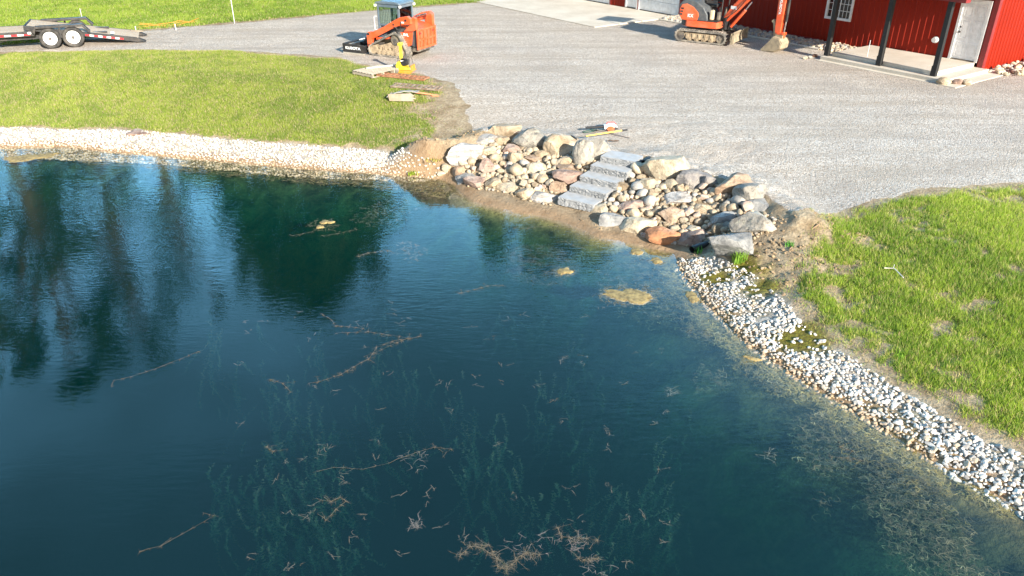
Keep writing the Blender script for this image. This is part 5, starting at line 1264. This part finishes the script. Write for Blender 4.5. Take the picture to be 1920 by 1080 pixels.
def tree(px, D, top_py, cw, lab, seed, trunk_h=.25, dens=1.0, size=.22, evergreen=False, lean=0, nblob=26, c0=(.05,.10,.02), c1=(.11,.18,.035), nm='broadleaf_tree', thin=False):
    rg = random.Random(seed); el = PITCH+math.atan((top_py-540)/FPX); d = ray(px, top_py); hor = Vector((d[0], d[1], 0)); cdir = hor.normalized()
    wd = (CAM_H-WATER)/(-d[2])*hor.length; tot = D/cdir.y; Ht = (tot-wd)*(-d[2]/hor.length)+WATER
    base = Vector((cdir.x*tot, D, 0)); t = empty(nm, base, 0, lab, 'tree', 'tall trees standing beyond the drive, seen as pond reflections')
    mb = MB(); k = 9; trunk = []
    for i in range(k): f = i/(k-1); trunk.append(Vector((lean*Ht*f*f*.25+.25*math.sin(i*1.3+seed)*f, .2*math.cos(i*1.7)*f, Ht*.92*f)))
    r0 = Ht*.017+.08; mb.tube(trunk, [r0*(1-.93*i/(k-1)) for i in range(k)], 10)
    blobs = []
    if evergreen:
        for i in range(16): f = i/15; blobs.append((0, 0, Ht*(.10+.88*f), cw/2*(1-f)**.75+.25, cw/2*(1-f)**.75+.25, Ht*.05))
    else:
        for i in range(nblob):
            f = rg.random(); z = Ht*(trunk_h+(1-trunk_h)*f*.92); env = math.sin(math.pi*min(1, .16+f*.80))**.65
            a = rg.uniform(0, 6.28); rr = cw/2*env*math.sqrt(rg.uniform(.12, 1)); bx_, by_ = rr*math.cos(a), rr*math.sin(a)
            q = trunk[min(k-1, int(z/Ht*(k-1)*.85))]; e = Vector((bx_+lean*Ht*f*f*.25, by_, z))
            mid = q.lerp(e, .5)+Vector((0, 0, -.03*Ht)); mb.tube([q, mid, e], [r0*.32, r0*.2, .03], 6)
            br = cw*rg.uniform(.10, .19)*(.7 if thin else 1); blobs.append((e.x, e.y, min(e.z, Ht-br*.6), br, br, br*rg.uniform(.6, .9)))
    mb.build('trunk', BARK, t)
    link('crown', leaves_mesh('crown', blobs, int(5200*dens), size, seed, c0, c1), LEAFM, t)
    return Ht
G1 = ((.045, .095, .018), (.10, .17, .03))
print('TREE', tree(572, 52, 583, 12.5, 'broad dense round crowned tree beyond the drive, widest of the group', 5, .16, 3.4, .30, nblob=60, c0=G1[0], c1=G1[1]))
tree(690, 54, 535, 7.5, 'dense shorter tree just right of the broad round crowned one', 6, .12, 1.8, .28, nblob=30)
tree(480, 55, 520, 6.5, 'dense tree just left of the broad round crowned one', 16, .12, 1.3, .28, nblob=30)
tree(30, 46, 735, 10, 'tall airy tree at far left with a thick dark trunk', 7, .30, 1.5, .20, thin=True, nblob=34)
tree(165, 48, 745, 9.5, 'tall airy tree with many bare upper limbs', 8, .34, 1.6, .20, thin=True, nblob=36)
tree(285, 50, 700, 8.5, 'slender airy tree in the middle of the left group', 9, .34, 1.2, .20, thin=True, nblob=30)
tree(350, 49, 610, 5.5, 'slim leaning airy tree nearest the dense group', 10, .30, .7, .20, thin=True, lean=.6, nblob=22)
tree(-120, 50, 760, 11, 'leftmost tall tree of the whole group', 11, .25, 1.5, .22, thin=True)
tree(90, 50, 392, 6, 'low dense bushy tree between the two leftmost trunks', 12, .05, 1.2, .25, nblob=26, c0=(.03,.07,.02), c1=(.07,.13,.03))
tree(165, 51, 385, 5, 'second low dense bushy tree left of the slender ones', 13, .05, 1.0, .25, nblob=24, c0=(.03,.07,.02), c1=(.07,.13,.03))
tree(945, 60, 500, 7.5, 'dense tree beyond the drive at the left end of the barn', 14, .10, 3.0, .30, nblob=60)
tree(1085, 62, 506, 9.0, 'dense tree rising behind the left end of the barn roof', 15, .10, 2.8, .30, nblob=60)
tree(1015, 64, 512, 8.5, 'dense tree between the two at the barn end, a little taller', 19, .10, 2.8, .30, nblob=60)
tree(873, 66, 388, 2.6, 'small narrow tree standing alone in the open gap', 17, .1, .5, .2, nblob=14)
tree(440, 60, 350, 8, 'background tree low behind the dense group', 18, .05, 1.2, .3, nblob=30)

# ------------------------------------------------------------------ pond weed
def wpt(px, py, dz=0): x, y = G(px, py, WATER+dz); return np.array([x, y, WATER+dz])
def weed_strip(pts, n_leaf, sl, rg, V, C, col_, w=.010, drop=0.0):
    # a wiggly stem with short leaflets
    P_ = [np.array(p, float) for p in pts]; Q = []
    for a, b2 in zip(P_[:-1], P_[1:]):
        m_ = max(2, int(np.linalg.norm(b2-a)/.12))
        for i in range(m_): Q.append(a+(b2-a)*i/m_+rg.normal(size=3)*np.array([.006, .006, .002]))
    Q.append(P_[-1])
    for a, b2 in zip(Q[:-1], Q[1:]):
        d = b2-a; n_ = np.array([-d[1], d[0], 0]); n_ = n_/(np.linalg.norm(n_)+1e-9)*w*rg.uniform(.5, 1.1)
        V += [a-n_, a+n_, b2+n_, b2-n_]; C += [col_*rg.uniform(.7, 1.15)]*4
    for _ in range(n_leaf):
        a = Q[rg.randint(len(Q))]; q = rg.uniform(0, 6.28); l = sl*rg.uniform(.4, 1.3); d = np.array([math.cos(q), math.sin(q), rg.uniform(-.3, .02)])*l; n_ = np.array([-d[1], d[0], 0])/l*w*.6
        V += [a-n_, a+n_, a+d+n_*.3, a+d-n_*.3]; C += [col_*rg.uniform(.6, 1.2)]*4
floats = [
 ([(594,884),(625,876),(680,879),(730,868),(780,848),(815,838),(846,842)], 26, .06, 'long floating weed strand curving across the lower middle of the pond'),
 ([(598,716),(640,702),(662,688),(690,672),(706,652),(735,640),(786,631)], 90, .08, 'tangled floating weed strand with branching tip in mid pond'),
 ([(652,624),(690,622),(730,628),(765,634),(745,642),(700,662)], 60, .07, 'upper arm of the tangled weed in mid pond'),
 ([(508,712),(530,718),(545,735)], 22, .06, 'small floating weed sprig left of the tangled strand'),
 ([(262,1034),(300,1024),(340,1002),(402,966)], 16, .05, 'thin dark weed strand near the lower left corner of the pond'),
 ([(212,714),(260,702),(320,680),(372,659)], 22, .06, 'faint weed strand on the left part of the pond'),
 ([(866,549),(890,543),(915,536),(942,535)], 50, .08, 'short floating weed strand alone in open blue water'),
 ([(862,1040),(880,1024),(905,1028),(925,1040),(950,1062)], 60, .07, 'branching brown weed at the bottom, left arm of the cluster'),
 ([(890,1020),(915,1022),(932,1048)], 40, .07, 'brown weed curl above the left arm at the bottom'),
 ([(932,1062),(950,1066),(968,1050),(985,1036),(1012,1040)], 80, .08, 'thick branching weed at the bottom centre'),
 ([(1045,990),(1052,1008),(1085,1008),(1120,1012)], 50, .07, 'weed cluster right of the bottom centre one'),
 ([(1086,1045),(1105,1050),(1122,1046)], 30, .06, 'small weed sprig near the bottom right cluster'),
 ([(620,940),(638,932),(648,940),(630,955),(612,975)], 40, .06, 'small brown weed tuft in the lower left middle'),
 ([(500,838),(512,846)], 20, .05, 'tiny weed tip breaking the surface at left centre'),
 ([(606,590),(622,600),(628,612),(652,612),(682,616)], 30, .05, 'hooked weed strand just below the tree reflection'),
 ([(965,427),(990,428),(1015,424),(1045,424)], 40, .08, 'floating weed strand off the mud bank'),
 ([(1060,452),(1075,460),(1092,464)], 22, .07, 'small floating weed sprig off the mud bank'),
 ([(1560,856),(1590,858),(1612,862)], 26, .06, 'pale weed strand floating below the right bank'),
 ([(1575,836),(1598,845)], 22, .05, 'curled pale weed just off the right bank'),
 ([(548,442),(568,438),(586,434)], 18, .08, 'weed strand inside the dark tree reflection'),
 ([(604,442),(632,438),(668,430)], 24, .08, 'forked weed strand inside the dark tree reflection'),
 ([(672,480),(690,474),(728,470)], 50, .08, 'brown weed strand at the right rim of the tree reflection'),
]
rg = np.random.RandomState(77)
for pts_, nl, sl, lab in floats:
    V = []; C = []; w3 = [wpt(a, b2, .006) for a, b2 in pts_]; o0 = w3[0].copy()
    weed_strip([q-o0 for q in w3], int(nl*2.4), sl, rg, V, C, np.array([.24, .185, .12]), .0026)
    for _ in range(nl//8):
        a = w3[rg.randint(len(w3))]-o0; q = rg.uniform(0, 6.28); l = rg.uniform(.06, .2); weed_strip([a, a+np.array([math.cos(q)*l, math.sin(q)*l, 0])], 10, sl*.8, rg, V, C, np.array([.22, .175, .12]), .002)
    me = np_mesh('floating_weed', V, np.arange(len(V)).reshape(-1, 4), False, {'Col': np.array(C)}); o = link('floating_weed', me, WEEDM, None, tuple(o0)); tag(o, lab, 'water weed')
# small broken bits and the lacy patches: stuff
V = []; C = []
def patch(cx, cy, rx, ry, n_, c_, sl=.07, dz=(-.02, .004)):
    for _ in range(n_):
        a = rg.uniform(0, 6.28); r_ = math.sqrt(rg.rand()); x = cx+rx*r_*math.cos(a); y = cy+ry*r_*math.sin(a); z = rg.uniform(*dz); p = wpt(x, y, z); q = rg.uniform(0, 6.28); l = rg.uniform(.03, .13)
        if h1(p[0], p[1]) > WATER-.0: continue
        weed_strip([p, p+np.array([math.cos(q)*l, math.sin(q)*l, 0])], 3, sl, rg, V, C, np.array(c_)*.6, .0032)
for a in [(1180,552,62,20,300,(.46,.34,.15)), (1058,509,20,9,90,(.45,.34,.15)), (1232,489,16,7,70,(.55,.42,.18)), (1193,472,16,7,60,(.55,.42,.2)), (1298,556,18,14,120,(.5,.4,.14)), (1410,672,24,10,120,(.5,.4,.14)), (60,295,52,9,160,(.6,.45,.2)), (605,422,30,12,60,(.5,.38,.24)), (770,472,30,20,60,(.48,.38,.28)), (725,395,45,28,110,(.34,.28,.2)), (785,378,34,18,60,(.36,.3,.24)), (1020,498,70,38,260,(.20,.17,.13)), (1000,478,60,20,160,(.18,.15,.12)), (1200,520,85,40,240,(.26,.22,.15)), (1330,590,60,50,140,(.34,.28,.16)), (1258,735,10,8,14,(.4,.36,.26)), (690,405,40,20,50,(.4,.33,.24)),
          (1075,1020,30,22,22,(.42,.32,.26)), (985,1020,50,30,16,(.42,.32,.26)), (1110,1062,40,14,12,(.4,.32,.26)), (780,980,12,10,16,(.42,.34,.27)), (780,860,30,20,14,(.38,.33,.26)), (1440,850,14,10,10,(.4,.36,.26))]: patch(*a)
for _ in range(85):
    x, y = rg.uniform(430, 1250), rg.uniform(560, 1075); patch(x, y, 9, 6, 3, (.34, .27, .18), .035)
tag(link('weed_fragments', np_mesh('weed_fragments', V, np.arange(len(V)).reshape(-1, 4), False, {'Col': np.array(C)}), WEEDM), 'scattered brown weed fragments and lacy algae floating on the pond', 'algae', None, 'stuff')
# bottom growth seen through the shallow water along the right bank
V = []; C = []; cnt = 0
sp_ = np.array(shore); 
while cnt < 6200:
    px, py = rg.uniform(1150, 1960), rg.uniform(470, 1080); x, y = G(px, py, WATER-.06); dd = pond_d(x, y)
    if dd < .02 or dd > 2.6: continue
    if fbm(np.array([x]), np.array([y]), .8, 15, 3)[0] < .40+.09*dd: continue
    if rg.rand() < dd/1.9: continue
    zb = max(h1(x, y), WATER-.5); z = rg.uniform(max(zb, WATER-.30), WATER-.01) if dd > .5 else rg.uniform(max(zb-.0, WATER-.10), WATER-.004)
    q = rg.uniform(0, 6.28); l = rg.uniform(.03, .10); t = rg.rand(); c_ = np.array([.50, .38, .12]) if t < .75-dd*.8 else (np.array([.22, .19, .10]) if t < .85 else np.array([.5, .42, .22]))
    p = np.array([x, y, z]); weed_strip([p, p+np.array([math.cos(q)*l, math.sin(q)*l, 0]), p+np.array([math.cos(q+.8)*l*1.5, math.sin(q+.8)*l*1.5, 0])], 5, .045, rg, V, C, c_*(.85 if dd < .4 else .48)*(1.6 if rg.rand() < .06 else 1), .0042); cnt += 1
while cnt < 9600:
    px, py = rg.uniform(-60, 860), rg.uniform(270, 372); x, y = G(px, py, WATER-.04); dd = pond_d(x, y)
    if dd < 0 or dd > .95 or rg.rand() < dd/1.3: continue
    q = rg.uniform(0, 6.28); l = rg.uniform(.06, .2); t = rg.rand(); c_ = np.array([.42, .32, .15]) if t < .6 else np.array([.2, .15, .09])
    p = np.array([x, y, WATER+rg.uniform(-.05, .003)]); weed_strip([p, p+np.array([math.cos(q)*l, math.sin(q)*l*.5, 0])], 3, .08, rg, V, C, c_*.75, .010); cnt += 1
tag(link('shore_algae', np_mesh('shore_algae', V, np.arange(len(V)).reshape(-1, 4), False, {'Col': np.array(C)}), WEEDM), 'brown and yellow algae filaments in the shallows along the banks', 'algae', None, 'stuff')
# submerged pondweed stems reaching up
V = []; C = []
for _ in range(900):
    while True:
        px, py = rg.uniform(380, 1300), rg.uniform(560, 1130); n_ = fbm(np.array([px]), np.array([py]), 70, 5)[0]
        if n_ > .56: break
    x, y = G(px, py, WATER-.3); b0 = max(h1(x, y), WATER-1.5); top = WATER-rg.uniform(.12, 1.1)
    if top < b0+.2: continue
    p = np.array([x, y, top]); hh = rg.uniform(.15, .8); s_ = rg.normal()*.012; s2_ = rg.normal()*.012
    for k in range(int(hh/.035)):
        z = p-np.array([0, 0, k*.035])+np.array([s_*k, s2_*k, 0])+np.array([.03*math.sin(k*.3+x), .03*math.cos(k*.21+y), 0])
        for j in range(3):
            q = rg.uniform(0, 6.28); l = rg.uniform(.02, .05); d = np.array([math.cos(q)*l, math.sin(q)*l, l*.35]); n2 = np.array([-d[1], d[0], 0])/l*.007
            V += [z-n2, z+n2, z+d+n2*.4, z+d-n2*.4]; C += [np.array([.05, .07, .036])*rg.uniform(.3, 1.1)]*4
tag(link('pondweed', np_mesh('pondweed', V, np.arange(len(V)).reshape(-1, 4), False, {'Col': np.array(C)}), WEEDM), 'submerged green pondweed stems rising in the middle of the pond', 'pondweed', None, 'stuff')
# floating mats
MATM, n, b = new_mat('yellow brown algae mat'); co = nd(n, 'ShaderNodeTexCoord').outputs['Object']; f = noise(n, co, 9, 6, .7)
n.links.new(mixc(n, ramp(n, f, [.34, .6]), (.12, .085, .035), (.38, .28, .11)), b.inputs['Base Color']); b.inputs['Roughness'].default_value = .8; bump(n, b, f, .8, .02)
def mat_(px0, px1, py0, py1, lab, seed, tilt=0, dz=.004):
    cx_, cy_ = (px0+px1)/2, (py0+py1)/2; c = wpt(cx_, cy_, 0); k = ppm(c[1], WATER); rx = (px1-px0)/2/k; a0 = wpt(cx_, py0); a1 = wpt(cx_, py1); ry = (a0[1]-a1[1])/2
    rg2 = random.Random(seed); n_ = 110; rings = 7; vs = [(0, 0, .02)]; off = Vector((seed*3.1, 1, 2))
    for j in range(1, rings+1):
        f = j/rings
        for i in range(n_):
            q = 2*math.pi*i/n_; r_ = 1+.55*mn.noise(Vector((math.cos(q)*1.3, math.sin(q)*1.3, seed))) + .22*mn.noise(Vector((math.cos(q)*5, math.sin(q)*5, seed+3.)))+.16*mn.noise(Vector((math.cos(q)*14, math.sin(q)*14, seed+7.)))
            x = math.cos(q)*r_*rx*f; y = math.sin(q)*r_*ry*f; y += tilt*x
            vs.append((x, y, (.014*(1-f**3)+.006*mn.noise(Vector((x*9, y*9, seed)))) if j < rings else -.012))
    fs = [(0, 1+i, 1+(i+1) % n_) for i in range(n_)]
    for j in range(rings-1):
        for i in range(n_): a = 1+j*n_; fs.append((a+i, a+n_+i, a+n_+(i+1) % n_, a+(i+1) % n_))
    mb = MB(); mb.add(vs, fs, True); tag(mb.build('algae_mat', MATM, None, 0, (c[0], c[1], WATER+dz)), lab, 'algae mat')
mat_(1130, 1226, 540, 566, 'largest yellow algae mat floating off the right boulders', 3, -.15)
mat_(1044, 1071, 502, 515, 'small yellow algae mat left of the largest one', 4)
mat_(1180, 1206, 466, 478, 'small pale algae mat close to the mud bank', 5, .1)
mat_(1220, 1243, 483, 494, 'small yellow algae mat below the rust orange boulder', 6)
mat_(15, 98, 287, 302, 'long thin yellow algae mat at the far left shore', 7, .35)
mat_(592, 608, 422, 428, 'pale leaf shaped algae scrap inside the tree reflection', 8)
mat_(598, 624, 413, 420, 'forked pale algae scrap above the leaf shaped one', 9)
mat_(1285, 1310, 546, 566, 'olive algae mat touching the right stone strip', 10)
mat_(1395, 1425, 668, 676, 'narrow olive algae mat farther down the right strip', 11, -.4)
